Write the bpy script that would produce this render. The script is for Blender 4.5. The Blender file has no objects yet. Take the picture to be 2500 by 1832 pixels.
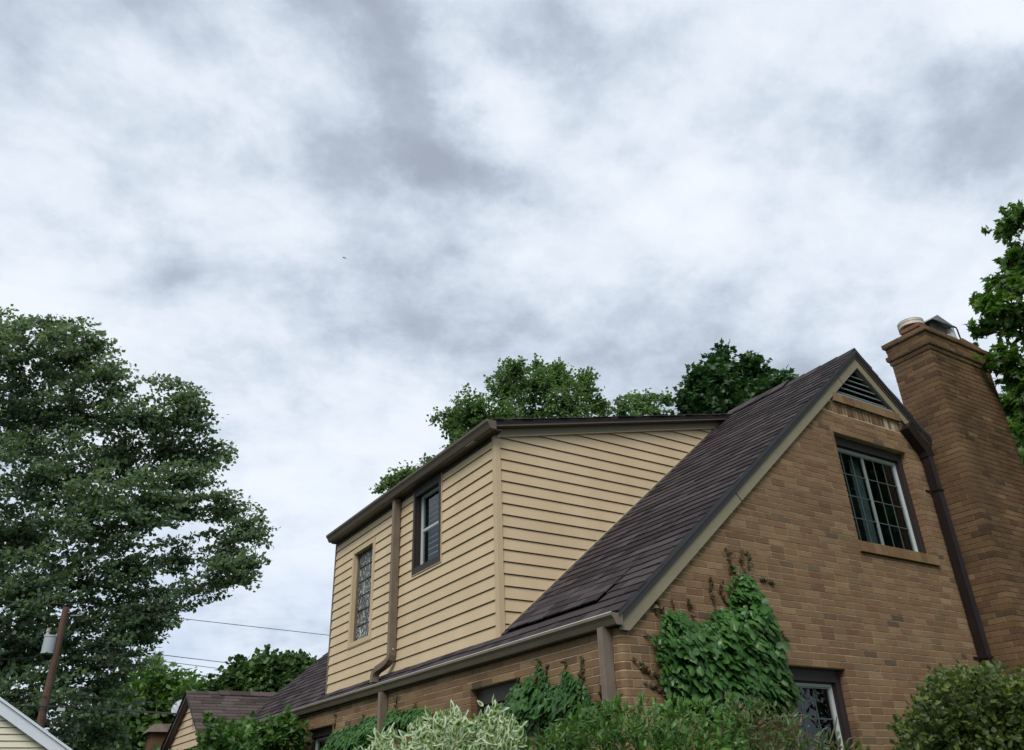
import bpy, math, random
import numpy as np
from mathutils import Vector, Matrix

rng = np.random.default_rng(7)
random.seed(7)
S = bpy.context.scene
COL = S.collection

# ------------------------------------------------------------------ camera
CAM = np.array([-4.417, -5.305, 1.5])
MR = np.array([[0.8463, -0.5317, -0.0315],
               [-0.2254, -0.4110, 0.8833],
               [-0.4826, -0.7405, -0.4677]])          # camera right, up, back
MR[2] *= 1.0
FPX = 1979.1
cam_d = bpy.data.cameras.new('camera')
cam = bpy.data.objects.new('camera', cam_d)
COL.objects.link(cam)
R3 = Matrix([[MR[0][i], MR[1][i], MR[2][i]] for i in range(3)])
cam.matrix_world = Matrix.Translation(Vector(CAM)) @ R3.to_quaternion().to_matrix().to_4x4()
cam_d.sensor_width = 36.0
cam_d.lens = 36.0 * FPX / 2500.0
cam_d.clip_start = 0.05
cam_d.clip_end = 3000.0
S.camera = cam

# ------------------------------------------------------------------ world
W = bpy.data.worlds.new('World')
S.world = W
W.use_nodes = True
wn = W.node_tree
wn.nodes.clear()
SUN_EL, SUN_DIR = math.radians(46), Vector((-0.60, -0.52, 0.0))


def N(nt, typ, **kw):
    n = nt.nodes.new(typ)
    for k, v in kw.items():
        if k.startswith('i_'):
            key = k[2:]
            key = int(key) if key.isdigit() else key.replace('_', ' ')
            n.inputs[key].default_value = v
        else:
            setattr(n, k, v)
    return n


def ramp(nt, stops, interp='LINEAR'):
    n = nt.nodes.new('ShaderNodeValToRGB')
    cr = n.color_ramp
    cr.interpolation = interp
    while len(cr.elements) > 1:
        cr.elements.remove(cr.elements[-1])
    cr.elements[0].position = stops[0][0]
    cr.elements[0].color = (*stops[0][1], 1)
    for p, c in stops[1:]:
        e = cr.elements.new(p)
        e.color = (*c, 1)
    return n


def build_sky():
    nt = wn
    L = nt.links.new
    tc = N(nt, 'ShaderNodeTexCoord')
    sep = N(nt, 'ShaderNodeSeparateXYZ')
    L(tc.outputs['Generated'], sep.inputs[0])
    zc = N(nt, 'ShaderNodeMath', operation='MAXIMUM', i_1=0.0)
    L(sep.outputs['Z'], zc.inputs[0])
    za = N(nt, 'ShaderNodeMath', operation='ADD', i_1=0.32)
    L(zc.outputs[0], za.inputs[0])
    dx = N(nt, 'ShaderNodeMath', operation='DIVIDE')
    dy = N(nt, 'ShaderNodeMath', operation='DIVIDE')
    L(sep.outputs['X'], dx.inputs[0]); L(za.outputs[0], dx.inputs[1])
    L(sep.outputs['Y'], dy.inputs[0]); L(za.outputs[0], dy.inputs[1])
    cb = N(nt, 'ShaderNodeCombineXYZ')
    L(dx.outputs[0], cb.inputs[0]); L(dy.outputs[0], cb.inputs[1])
    mp = N(nt, 'ShaderNodeMapping')
    mp.inputs['Location'].default_value = SKY_LOC
    mp.inputs['Rotation'].default_value = (0, 0, math.radians(SKY_ROT))
    mp.inputs['Scale'].default_value = SKY_SCL
    L(cb.outputs[0], mp.inputs[0])
    # broad cloud rolls
    n1 = N(nt, 'ShaderNodeTexNoise', i_Scale=1.25, i_Detail=3.0, i_Roughness=0.45, i_Distortion=0.35)
    n2 = N(nt, 'ShaderNodeTexNoise', i_Scale=3.4, i_Detail=8.0, i_Roughness=0.56, i_Distortion=0.20)
    n3 = N(nt, 'ShaderNodeTexNoise', i_Scale=9.5, i_Detail=9.0, i_Roughness=0.62, i_Distortion=0.15)
    for n in (n1, n2, n3):
        L(mp.outputs[0], n.inputs['Vector'])
    a = N(nt, 'ShaderNodeMath', operation='MULTIPLY', i_1=0.42); L(n1.outputs['Fac'], a.inputs[0])
    b = N(nt, 'ShaderNodeMath', operation='MULTIPLY', i_1=0.37); L(n2.outputs['Fac'], b.inputs[0])
    c = N(nt, 'ShaderNodeMath', operation='MULTIPLY', i_1=0.21); L(n3.outputs['Fac'], c.inputs[0])
    s1 = N(nt, 'ShaderNodeMath', operation='ADD'); L(a.outputs[0], s1.inputs[0]); L(b.outputs[0], s1.inputs[1])
    s2 = N(nt, 'ShaderNodeMath', operation='ADD'); L(s1.outputs[0], s2.inputs[0]); L(c.outputs[0], s2.inputs[1])
    # individual cloud banks: dark rolls and bright breaks where the photograph has them
    wz = N(nt, 'ShaderNodeTexNoise', i_Scale=3.0, i_Detail=8.0, i_Roughness=0.6); L(cb.outputs[0], wz.inputs['Vector'])
    wv = N(nt, 'ShaderNodeVectorMath', operation='MULTIPLY_ADD'); L(wz.outputs['Color'], wv.inputs[0])
    wv.inputs[1].default_value = (0.26, 0.26, 0.0); wv.inputs[2].default_value = (-0.13, -0.13, 0.0)
    wp = N(nt, 'ShaderNodeVectorMath', operation='ADD'); L(cb.outputs[0], wp.inputs[0]); L(wv.outputs[0], wp.inputs[1])

    def cloud_plane(px, py):
        c_ = np.array([(px * 1.109 - 1250) / FPX, -(py * 1.109 - 916) / FPX, -1.0])
        d = MR.T @ c_; d /= np.linalg.norm(d)
        return d[:2] / (max(d[2], 0) + 0.32)
    acc = s2.outputs[0]
    for (bx, by, ax, ay, ex_, ey, amp) in BANKS:
        amp *= 1.35 if amp < 0 else 1.1
        o_ = cloud_plane(bx, by); a_ = cloud_plane(bx + ax, by + ay) - o_; e_ = cloud_plane(bx + ex_, by + ey) - o_
        I2 = np.linalg.inv(np.array([a_, e_]).T)
        sb = N(nt, 'ShaderNodeVectorMath', operation='SUBTRACT'); L(wp.outputs[0], sb.inputs[0]); sb.inputs[1].default_value = (o_[0], o_[1], 0)
        d1 = N(nt, 'ShaderNodeVectorMath', operation='DOT_PRODUCT'); L(sb.outputs[0], d1.inputs[0]); d1.inputs[1].default_value = (I2[0][0], I2[0][1], 0)
        d2 = N(nt, 'ShaderNodeVectorMath', operation='DOT_PRODUCT'); L(sb.outputs[0], d2.inputs[0]); d2.inputs[1].default_value = (I2[1][0], I2[1][1], 0)
        q1 = N(nt, 'ShaderNodeMath', operation='MULTIPLY'); L(d1.outputs['Value'], q1.inputs[0]); L(d1.outputs['Value'], q1.inputs[1])
        q2 = N(nt, 'ShaderNodeMath', operation='MULTIPLY_ADD'); L(d2.outputs['Value'], q2.inputs[0]); L(d2.outputs['Value'], q2.inputs[1]); L(q1.outputs[0], q2.inputs[2])
        p1 = N(nt, 'ShaderNodeMath', operation='POWER', i_0=0.45); L(q2.outputs[0], p1.inputs[1])
        m1 = N(nt, 'ShaderNodeMath', operation='MULTIPLY_ADD', i_1=amp); L(p1.outputs[0], m1.inputs[0]); L(acc, m1.inputs[2])
        acc = m1.outputs[0]
    cr = ramp(nt, [(0.34, (0.35, 0.395, 0.475)), (0.42, (0.46, 0.525, 0.625)), (0.475, (0.605, 0.685, 0.785)),
                   (0.53, (0.76, 0.825, 0.92)), (0.61, (0.90, 0.945, 1.01))], 'B_SPLINE')
    L(acc, cr.inputs[0])
    # faint blue-grey thin patches near the horizon where the deck thins
    hz = N(nt, 'ShaderNodeMapRange', i_1=0.02, i_2=0.45, i_3=0.75, i_4=0.0)
    L(sep.outputs['Z'], hz.inputs[0])
    th = N(nt, 'ShaderNodeTexNoise', i_Scale=2.3, i_Detail=3.0)
    L(mp.outputs[0], th.inputs['Vector'])
    thm = N(nt, 'ShaderNodeMapRange', i_1=0.40, i_2=0.62, i_3=0.1, i_4=1.0); L(th.outputs['Fac'], thm.inputs[0])
    hm = N(nt, 'ShaderNodeMath', operation='MULTIPLY'); L(hz.outputs[0], hm.inputs[0]); L(thm.outputs[0], hm.inputs[1])
    mx = N(nt, 'ShaderNodeMixRGB', blend_type='MIX'); mx.inputs[2].default_value = (0.54, 0.655, 0.84, 1)
    L(hm.outputs[0], mx.inputs[0]); L(cr.outputs[0], mx.inputs[1])
    sky = N(nt, 'ShaderNodeTexSky', sky_type='NISHITA')
    sky.sun_disc = False
    sky.sun_elevation = SUN_EL
    sky.sun_rotation = math.atan2(SUN_DIR.x, SUN_DIR.y)
    sky.air_density = 1.0
    bg1 = N(nt, 'ShaderNodeBackground', i_Strength=0.06)
    L(sky.outputs[0], bg1.inputs[0])
    bg2 = N(nt, 'ShaderNodeBackground', i_Strength=SKY_STR)
    L(mx.outputs[0], bg2.inputs[0])
    ms = N(nt, 'ShaderNodeMixShader', i_0=0.93)
    L(bg1.outputs[0], ms.inputs[1]); L(bg2.outputs[0], ms.inputs[2])
    out = N(nt, 'ShaderNodeOutputWorld')
    L(ms.outputs[0], out.inputs[0])


BANKS = [(330, 130, 330, 40, -40, 130, 0.045), (120, 60, 160, 10, 0, 80, 0.02), (1120, 470, 260, 30, 0, 50, 0.02),
         (850, 170, 100, 220, 80, -30, -0.115), (1010, 395, 110, 35, -20, 55, -0.08), (1210, 30, 190, 15, 0, 70, -0.07), (2140, 260, 60, 150, 110, -20, -0.07),
         (1850, 250, 150, 60, -20, 70, -0.035), (900, 760, 320, 20, -20, 90, -0.045), (1420, 690, 180, -20, 10, 50, -0.035), (1720, 580, 90, -10, 10, 50, -0.03), (600, 640, 160, 30, 0, 50, -0.02),
         (1060, 190, 65, 120, 70, -20, 0.055), (1310, 400, 100, 40, 0, 60, 0.05), (1520, 400, 70, 40, 0, 70, 0.045), (2190, 30, 110, 10, 0, 60, 0.08), (200, 300, 260, 60, -50, 230, 0.03),
         (570, 330, 70, 180, 60, -10, 0.03), (900, 960, 150, 30, 0, 80, 0.045), (560, 1020, 90, 20, 0, 90, 0.04), (1650, 130, 120, 40, 0, 110, 0.03), (500, 480, 120, 60, 0, 60, 0.03), (1180, 590, 160, 20, 0, 60, 0.02)]
SKY_LOC = (0.35, 1.9, 3.7)
SKY_ROT = 25
SKY_SCL = (1.15, 1.25, 1.0)
SKY_STR = 0.557
build_sky()

sun_d = bpy.data.lights.new('sun', 'SUN')
sun_d.energy = 1.5
sun_d.angle = math.radians(28)
sun_d.color = (1.0, 0.965, 0.91)
sun = bpy.data.objects.new('sun', sun_d)
COL.objects.link(sun)
to_sun = Vector((SUN_DIR.x, SUN_DIR.y, 0)).normalized() * math.cos(SUN_EL) + Vector((0, 0, math.sin(SUN_EL)))
sun.rotation_euler = to_sun.to_track_quat('Z', 'Y').to_euler()
sun.location = (-20, -10, 30)

vs = S.view_settings
vs.view_transform = 'Standard'
vs.look = 'None'
vs.gamma = 1.0
vs.use_curve_mapping = False
vs.exposure = 0.95
S.render.engine = 'CYCLES'
S.cycles.max_bounces = 6
S.cycles.transparent_max_bounces = 12

ZC = 1.5      # camera height: all "rel" heights below are measured from the eye


# ------------------------------------------------------------------ pixel helpers (survey of the photograph)
def ray(px, py):
    c = np.array([(px - 1250) / FPX, -(py - 916) / FPX, -1.0])
    d = MR.T @ c
    return d / math.hypot(d[0], d[1])


def at(px, py, dist):
    return CAM + ray(px, py) * dist


def onX(px, py, X):
    r = ray(px, py)
    return CAM + r * ((X - CAM[0]) / r[0])


def onY(px, py, Y):
    r = ray(px, py)
    return CAM + r * ((Y - CAM[1]) / r[1])


def proj(P):
    c = MR @ (np.asarray(P) - CAM)
    return 1250 - FPX * c[0] / c[2], 916 + FPX * c[1] / c[2], -c[2]


# ------------------------------------------------------------------ mesh helpers
class MB:
    def __init__(s):
        s.v = []; s.f = []

    def add(s, vs_, fs):
        o = len(s.v)
        s.v.extend([tuple(map(float, p)) for p in vs_])
        s.f.extend([tuple(i + o for i in f) for f in fs])
        return s

    def box(s, x0, x1, y0, y1, z0, z1):
        v = [(x0, y0, z0), (x1, y0, z0), (x1, y1, z0), (x0, y1, z0), (x0, y0, z1), (x1, y0, z1), (x1, y1, z1), (x0, y1, z1)]
        return s.add(v, [(0, 3, 2, 1), (4, 5, 6, 7), (0, 1, 5, 4), (1, 2, 6, 5), (2, 3, 7, 6), (3, 0, 4, 7)])

    def prism(s, A, B):
        """two matching polygons (lists of 3D points), capped"""
        n = len(A)
        f = [tuple(range(n))[::-1], tuple(range(n, 2 * n))]
        f += [(i, (i + 1) % n, n + (i + 1) % n, n + i) for i in range(n)]
        return s.add(list(A) + list(B), f)

    def sweep(s, prof, path, up=(0, 0, 1), cap=True):
        path = [Vector(p) for p in path]
        rings = []
        for i, p in enumerate(path):
            if i == 0: t = path[1] - p
            elif i == len(path) - 1: t = p - path[i - 1]
            else: t = (path[i + 1] - p).normalized() + (p - path[i - 1]).normalized()
            t.normalize()
            u = Vector(up)
            a = u.cross(t)
            if a.length < 1e-4: a = Vector((1, 0, 0))
            a.normalize()
            b = t.cross(a)
            rings.append([p + a * q[0] + b * q[1] for q in prof])
        n = len(prof)
        v = [q for r in rings for q in r]
        f = []
        for i in range(len(path) - 1):
            for j in range(n):
                f.append((i * n + j, i * n + (j + 1) % n, (i + 1) * n + (j + 1) % n, (i + 1) * n + j))
        if cap:
            f.append(tuple(range(n))[::-1]); f.append(tuple((len(path) - 1) * n + j for j in range(n)))
        return s.add(v, f)

    def tube(s, path, radii, sides=6):
        path = [Vector(p) for p in path]
        v = []; f = []
        a = None
        for i, p in enumerate(path):
            if i == 0: t = path[1] - p
            elif i == len(path) - 1: t = p - path[i - 1]
            else: t = path[i + 1] - path[i - 1]
            t.normalize()
            if a is None:
                a = t.orthogonal().normalized()
            else:
                a = (a - t * a.dot(t)).normalized()
            b = t.cross(a)
            r = radii[i] if hasattr(radii, '__len__') else radii
            for k in range(sides):
                g = 2 * math.pi * k / sides
                v.append(p + (a * math.cos(g) + b * math.sin(g)) * r)
        for i in range(len(path) - 1):
            for k in range(sides):
                f.append((i * sides + k, i * sides + (k + 1) % sides, (i + 1) * sides + (k + 1) % sides, (i + 1) * sides + k))
        f.append(tuple(range(sides))[::-1]); f.append(tuple((len(path) - 1) * sides + k for k in range(sides)))
        return s.add(v, f)

    def mesh(s, name, m=None, smooth=False):
        me = bpy.data.meshes.new(name)
        me.from_pydata(s.v, [], s.f)
        me.update()
        if m: me.materials.append(m)
        if smooth:
            me.polygons.foreach_set('use_smooth', [True] * len(me.polygons))
        return me

    def build(s, name, m, parent=None, smooth=False, **kw):
        return obj(name, s.mesh(name, m, smooth), parent, **kw)


def obj(name, me, parent=None, mat=None, label=None, cat=None, group=None, kind=None):
    o = bpy.data.objects.new(name, me)
    COL.objects.link(o)
    if parent is not None:
        o.parent = parent
        o.location = -world_loc(parent)
    if mat is not None:
        o.matrix_basis = Matrix.Translation(o.location) @ mat
    if label: o['label'] = label
    if cat: o['category'] = cat
    if group: o['group'] = group
    if kind: o['kind'] = kind
    return o


def world_loc(o):
    p = Vector((0, 0, 0))
    while o is not None:
        p = p + o.location
        o = o.parent
    return p


def thing(name, label, cat, loc=(0, 0, 0), group=None):
    o = bpy.data.objects.new(name, None)
    COL.objects.link(o)
    o.empty_display_size = 0.2
    o.location = loc
    o['label'] = label; o['category'] = cat
    if group: o['group'] = group
    return o


def np_mesh(name, V, F, m, smooth=False):
    """V (n,3), F (k, 3 or 4) numpy"""
    me = bpy.data.meshes.new(name)
    k = F.shape[1]
    me.vertices.add(len(V)); me.vertices.foreach_set('co', V.astype(np.float32).ravel())
    me.loops.add(F.size); me.loops.foreach_set('vertex_index', F.astype(np.int32).ravel())
    me.polygons.add(len(F))
    me.polygons.foreach_set('loop_start', np.arange(0, F.size, k, dtype=np.int32))
    me.polygons.foreach_set('loop_total', np.full(len(F), k, dtype=np.int32))
    me.polygons.foreach_set('use_smooth', np.full(len(F), bool(smooth)))
    me.update(calc_edges=True)
    if m: me.materials.append(m)
    return me


# ------------------------------------------------------------------ materials
MATS = {}


def pmat(name, col, rough=0.6, spec=0.3, var=None, noise=None, bump=None, metal=0.0):
    """principled with optional noise-driven colour variation and bump (object space = world space here)"""
    m = bpy.data.materials.new(name)
    m.use_nodes = True
    nt = m.node_tree
    L = nt.links.new
    bs = nt.nodes['Principled BSDF']
    bs.inputs['Roughness'].default_value = rough
    bs.inputs['Specular IOR Level'].default_value = spec
    bs.inputs['Metallic'].default_value = metal
    geo = N(nt, 'ShaderNodeNewGeometry')
    src = None
    if noise:
        # noise = (scale vec, detail, amount, colour2)
        mp = N(nt, 'ShaderNodeMapping'); mp.inputs['Scale'].default_value = noise[0]
        L(geo.outputs['Position'], mp.inputs[0])
        nz = N(nt, 'ShaderNodeTexNoise', i_Scale=1.0, i_Detail=noise[1], i_Roughness=0.6)
        L(mp.outputs[0], nz.inputs['Vector'])
        mr = N(nt, 'ShaderNodeMapRange', i_1=0.35, i_2=0.68, i_3=0.0, i_4=noise[2]); L(nz.outputs['Fac'], mr.inputs[0])
        mx = N(nt, 'ShaderNodeMixRGB'); mx.inputs[1].default_value = (*col, 1); mx.inputs[2].default_value = (*noise[3], 1)
        L(mr.outputs[0], mx.inputs[0])
        src = mx.outputs[0]
    if var:
        oi = N(nt, 'ShaderNodeObjectInfo')
        ad = N(nt, 'ShaderNodeMath', operation='ADD'); L(oi.outputs['Random'], ad.inputs[0]); L(geo.outputs['Random Per Island'], ad.inputs[1])
        fr = N(nt, 'ShaderNodeMath', operation='FRACT'); L(ad.outputs[0], fr.inputs[0])
        mr2 = N(nt, 'ShaderNodeMapRange', i_1=0.0, i_2=1.0, i_3=1 - var, i_4=1 + var); L(fr.outputs[0], mr2.inputs[0])
        hs = N(nt, 'ShaderNodeHueSaturation'); hs.inputs['Color'].default_value = (*col, 1)
        if src: L(src, hs.inputs['Color'])
        L(mr2.outputs[0], hs.inputs['Value'])
        src = hs.outputs[0]
    if src: L(src, bs.inputs['Base Color'])
    else: bs.inputs['Base Color'].default_value = (*col, 1)
    if bump:
        mp = N(nt, 'ShaderNodeMapping'); mp.inputs['Scale'].default_value = bump[0]
        L(geo.outputs['Position'], mp.inputs[0])
        nz = N(nt, 'ShaderNodeTexNoise', i_Scale=1.0, i_Detail=4.0); L(mp.outputs[0], nz.inputs['Vector'])
        bp = N(nt, 'ShaderNodeBump', i_Strength=bump[1], i_Distance=bump[2]); L(nz.outputs['Fac'], bp.inputs['Height'])
        L(bp.outputs[0], bs.inputs['Normal'])
    MATS[name] = m
    return m


def brick_mat(name, stops, stain=0.0):
    m = bpy.data.materials.new(name); m.use_nodes = True
    nt = m.node_tree; L = nt.links.new
    bs = nt.nodes['Principled BSDF']
    bs.inputs['Roughness'].default_value = 0.82; bs.inputs['Specular IOR Level'].default_value = 0.2
    geo = N(nt, 'ShaderNodeNewGeometry'); oi = N(nt, 'ShaderNodeObjectInfo')
    ad = N(nt, 'ShaderNodeMath', operation='ADD'); L(oi.outputs['Random'], ad.inputs[0]); L(geo.outputs['Random Per Island'], ad.inputs[1])
    fr = N(nt, 'ShaderNodeMath', operation='FRACT'); L(ad.outputs[0], fr.inputs[0])
    cr = ramp(nt, stops); L(fr.outputs[0], cr.inputs[0])
    # wire-cut vertical drag marks + grain
    mp = N(nt, 'ShaderNodeMapping'); mp.inputs['Scale'].default_value = (190, 190, 28); L(geo.outputs['Position'], mp.inputs[0])
    nz = N(nt, 'ShaderNodeTexNoise', i_Scale=1.0, i_Detail=4.0, i_Roughness=0.7); L(mp.outputs[0], nz.inputs['Vector'])
    mr = N(nt, 'ShaderNodeMapRange', i_1=0.3, i_2=0.72, i_3=0.66, i_4=1.3); L(nz.outputs['Fac'], mr.inputs[0])
    nz2 = N(nt, 'ShaderNodeTexNoise', i_Scale=1.1, i_Detail=5.0, i_Roughness=0.6); L(geo.outputs['Position'], nz2.inputs['Vector'])
    mr2 = N(nt, 'ShaderNodeMapRange', i_1=0.35, i_2=0.65, i_3=1.0 - 0.16 - stain, i_4=1.12); L(nz2.outputs['Fac'], mr2.inputs[0])
    ml = N(nt, 'ShaderNodeMath', operation='MULTIPLY'); L(mr.outputs[0], ml.inputs[0]); L(mr2.outputs[0], ml.inputs[1])
    hs = N(nt, 'ShaderNodeHueSaturation'); L(cr.outputs[0], hs.inputs['Color']); L(ml.outputs[0], hs.inputs['Value'])
    L(hs.outputs[0], bs.inputs['Base Color'])
    bp = N(nt, 'ShaderNodeBump', i_Strength=0.55, i_Distance=0.003); L(nz.outputs['Fac'], bp.inputs['Height'])
    L(bp.outputs[0], bs.inputs['Normal'])
    return m


def leaf_mat(name, cols, back=None, trans=0.35, rough=0.45, edge=None, spec=0.35):
    """cols: list of ramp colours chosen per leaf; back: colour multiplier for the underside; edge: pale margin colour"""
    m = bpy.data.materials.new(name); m.use_nodes = True
    nt = m.node_tree; L = nt.links.new
    bs = nt.nodes['Principled BSDF']
    bs.inputs['Roughness'].default_value = rough; bs.inputs['Specular IOR Level'].default_value = spec
    geo = N(nt, 'ShaderNodeNewGeometry'); oi = N(nt, 'ShaderNodeObjectInfo')
    ad = N(nt, 'ShaderNodeMath', operation='ADD'); L(oi.outputs['Random'], ad.inputs[0]); L(geo.outputs['Random Per Island'], ad.inputs[1])
    fr = N(nt, 'ShaderNodeMath', operation='FRACT'); L(ad.outputs[0], fr.inputs[0])
    k = len(cols)
    cr = ramp(nt, [(i / (k - 1), c) for i, c in enumerate(cols)]); L(fr.outputs[0], cr.inputs[0])
    # clump-scale tone variation
    nz = N(nt, 'ShaderNodeTexNoise', i_Scale=0.7, i_Detail=3.0); L(geo.outputs['Position'], nz.inputs['Vector'])
    mr = N(nt, 'ShaderNodeMapRange', i_1=0.35, i_2=0.65, i_3=0.75, i_4=1.25); L(nz.outputs['Fac'], mr.inputs[0])
    hs = N(nt, 'ShaderNodeHueSaturation'); L(cr.outputs[0], hs.inputs['Color']); L(mr.outputs[0], hs.inputs['Value'])
    src = hs.outputs[0]
    if edge:
        at_ = N(nt, 'ShaderNodeAttribute', attribute_name='rim')
        nz2 = N(nt, 'ShaderNodeTexNoise', i_Scale=60.0, i_Detail=2.0); L(geo.outputs['Position'], nz2.inputs['Vector'])
        sm = N(nt, 'ShaderNodeMath', operation='ADD'); L(at_.outputs['Fac'], sm.inputs[0])
        nm = N(nt, 'ShaderNodeMath', operation='MULTIPLY_ADD', i_1=0.5, i_2=-0.25); L(nz2.outputs['Fac'], nm.inputs[0]); L(nm.outputs[0], sm.inputs[1])
        er = N(nt, 'ShaderNodeMapRange', i_1=0.50, i_2=0.62, i_3=0.0, i_4=1.0); L(sm.outputs[0], er.inputs[0])
        mx = N(nt, 'ShaderNodeMixRGB'); L(er.outputs[0], mx.inputs[0]); L(src, mx.inputs[1]); mx.inputs[2].default_value = (*edge, 1)
        src = mx.outputs[0]
    if back:
        mx = N(nt, 'ShaderNodeMixRGB', blend_type='MIX'); L(geo.outputs['Backfacing'], mx.inputs[0]); L(src, mx.inputs[1])
        mx.inputs[2].default_value = (*back, 1)
        src = mx.outputs[0]
    L(src, bs.inputs['Base Color'])
    tr = N(nt, 'ShaderNodeBsdfTranslucent')
    gm = N(nt, 'ShaderNodeMixRGB', blend_type='MULTIPLY', i_0=1.0); L(src, gm.inputs[1]); gm.inputs[2].default_value = (1.3, 1.6, 0.6, 1)
    L(gm.outputs[0], tr.inputs[0])
    ms = N(nt, 'ShaderNodeMixShader', i_0=trans); L(bs.outputs[0], ms.inputs[1]); L(tr.outputs[0], ms.inputs[2])
    L(ms.outputs[0], nt.nodes['Material Output'].inputs[0])
    return m


def glass_mat(name, tint=(0.55, 0.62, 0.62)):
    m = bpy.data.materials.new(name); m.use_nodes = True
    nt = m.node_tree; L = nt.links.new
    nt.nodes.remove(nt.nodes['Principled BSDF'])
    tp = N(nt, 'ShaderNodeBsdfTransparent'); tp.inputs[0].default_value = (*tint, 1)
    gl = N(nt, 'ShaderNodeBsdfGlossy', i_Roughness=0.02); gl.inputs[0].default_value = (0.9, 0.95, 0.97, 1)
    geo = N(nt, 'ShaderNodeNewGeometry')
    dt = N(nt, 'ShaderNodeVectorMath', operation='DOT_PRODUCT'); L(geo.outputs['Incoming'], dt.inputs[0]); L(geo.outputs['Normal'], dt.inputs[1])
    ab = N(nt, 'ShaderNodeMath', operation='ABSOLUTE'); L(dt.outputs['Value'], ab.inputs[0])
    om = N(nt, 'ShaderNodeMath', operation='SUBTRACT', i_0=1.0); L(ab.outputs[0], om.inputs[1])
    pw = N(nt, 'ShaderNodeMath', operation='POWER', i_1=5.0); L(om.outputs[0], pw.inputs[0])
    fr = N(nt, 'ShaderNodeMath', operation='MULTIPLY_ADD', i_1=0.90, i_2=0.055); L(pw.outputs[0], fr.inputs[0])
    nz = N(nt, 'ShaderNodeTexNoise', i_Scale=3.0, i_Detail=2.0); L(geo.outputs['Position'], nz.inputs['Vector'])
    bp = N(nt, 'ShaderNodeBump', i_Strength=0.15, i_Distance=0.02); L(nz.outputs['Fac'], bp.inputs['Height'])
    L(bp.outputs[0], gl.inputs['Normal'])
    ms = N(nt, 'ShaderNodeMixShader'); L(fr.outputs[0], ms.inputs[0]); L(tp.outputs[0], ms.inputs[1]); L(gl.outputs[0], ms.inputs[2])
    L(ms.outputs[0], nt.nodes['Material Output'].inputs[0])
    return m


BR = [(0.0, (0.154, 0.094, 0.047)), (0.18, (0.206, 0.129, 0.065)), (0.36, (0.171, 0.097, 0.052)), (0.52, (0.23, 0.15, 0.079)), (0.68, (0.188, 0.117, 0.062)), (0.84, (0.154, 0.083, 0.045)), (0.93, (0.254, 0.167, 0.092)), (0.965, (0.089, 0.063, 0.041)), (1.0, (0.177, 0.114, 0.059))]
BRC = [(0.0, (0.12, 0.072, 0.034)), (0.25, (0.158, 0.095, 0.045)), (0.5, (0.115, 0.063, 0.032)), (0.72, (0.168, 0.105, 0.052)), (0.9, (0.096, 0.053, 0.03)), (0.97, (0.07, 0.046, 0.027)), (1.0, (0.273, 0.172, 0.082))]
M_brick = brick_mat('tan_brick', BR)
M_brickc = brick_mat('chimney_brick', BRC, 0.22)
M_mortarc = pmat('sooty_mortar', (0.22, 0.165, 0.115), 0.95, 0.1, noise=((9, 9, 9), 6, 0.8, (0.12, 0.085, 0.06)))
M_mortar = pmat('mortar', (0.42, 0.335, 0.245), 0.95, 0.1, noise=((9, 9, 9), 6, 0.8, (0.26, 0.195, 0.14)), bump=((150, 150, 150), 0.5, 0.003))
M_side = pmat('beige_siding', (0.535, 0.418, 0.270), 0.55, 0.25, var=0.035, noise=((2.2, 2.2, 0.7), 7, 0.6, (0.455, 0.345, 0.205)), bump=((14, 14, 260), 0.18, 0.002))
M_post = pmat('beige_trim', (0.48, 0.365, 0.225), 0.5, 0.3, noise=((6, 6, 1.5), 5, 0.5, (0.42, 0.34, 0.22)))
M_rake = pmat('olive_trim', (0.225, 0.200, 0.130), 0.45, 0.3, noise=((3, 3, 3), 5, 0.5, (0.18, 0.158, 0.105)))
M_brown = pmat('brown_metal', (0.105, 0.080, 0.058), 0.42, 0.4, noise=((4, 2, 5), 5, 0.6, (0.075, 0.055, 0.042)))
M_taupe = pmat('taupe_metal', (0.165, 0.130, 0.098), 0.4, 0.4, noise=((9, 3, 5), 6, 0.7, (0.105, 0.080, 0.062)))
M_lip = pmat('pale_gutter_lip', (0.42, 0.39, 0.34), 0.4, 0.5)
M_dkbrown = pmat('dark_brown_metal', (0.011, 0.0075, 0.0072), 0.42, 0.25, noise=((20, 20, 4), 5, 0.6, (0.024, 0.015, 0.013)))
M_casing = pmat('dark_brown_casing', (0.028, 0.022, 0.021), 0.5, 0.3)
M_black = pmat('dark_void', (0.012, 0.012, 0.014), 0.9, 0.1)
M_drip = pmat('grey_drip_edge', (0.042, 0.042, 0.044), 0.42, 0.35)
M_shin = pmat('asphalt_shingle', (0.064, 0.054, 0.056), 0.95, 0.08, var=0.42, noise=((260, 260, 260), 3, 0.9, (0.032, 0.027, 0.029)), bump=((320, 320, 320), 0.6, 0.003))
M_shin2 = pmat('brown_shingle', (0.080, 0.064, 0.060), 0.95, 0.1, var=0.38, noise=((160, 160, 160), 3, 0.8, (0.048, 0.036, 0.034)), bump=((320, 320, 320), 0.6, 0.003))
M_deck = pmat('roof_underlay', (0.022, 0.019, 0.02), 0.95, 0.1)
M_white = pmat('white_vinyl', (0.42, 0.45, 0.44), 0.4, 0.4)
M_greyv = pmat('grey_vinyl', (0.19, 0.215, 0.215), 0.45, 0.4)
M_munt = pmat('grille_bar', (0.06, 0.078, 0.08), 0.5, 0.3)
M_blind = pmat('blind_slat', (0.42, 0.48, 0.50), 0.6, 0.2)
M_curt = pmat('grey_curtain', (0.09, 0.11, 0.11), 0.9, 0.1, noise=((40, 3, 1), 3, 0.8, (0.12, 0.15, 0.15)))
M_glass = glass_mat('window_glass')
M_room = pmat('unlit_interior', (0.025, 0.03, 0.03), 0.9, 0.1)  # near black: the darkness of an unlit interior put into the colour
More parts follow.
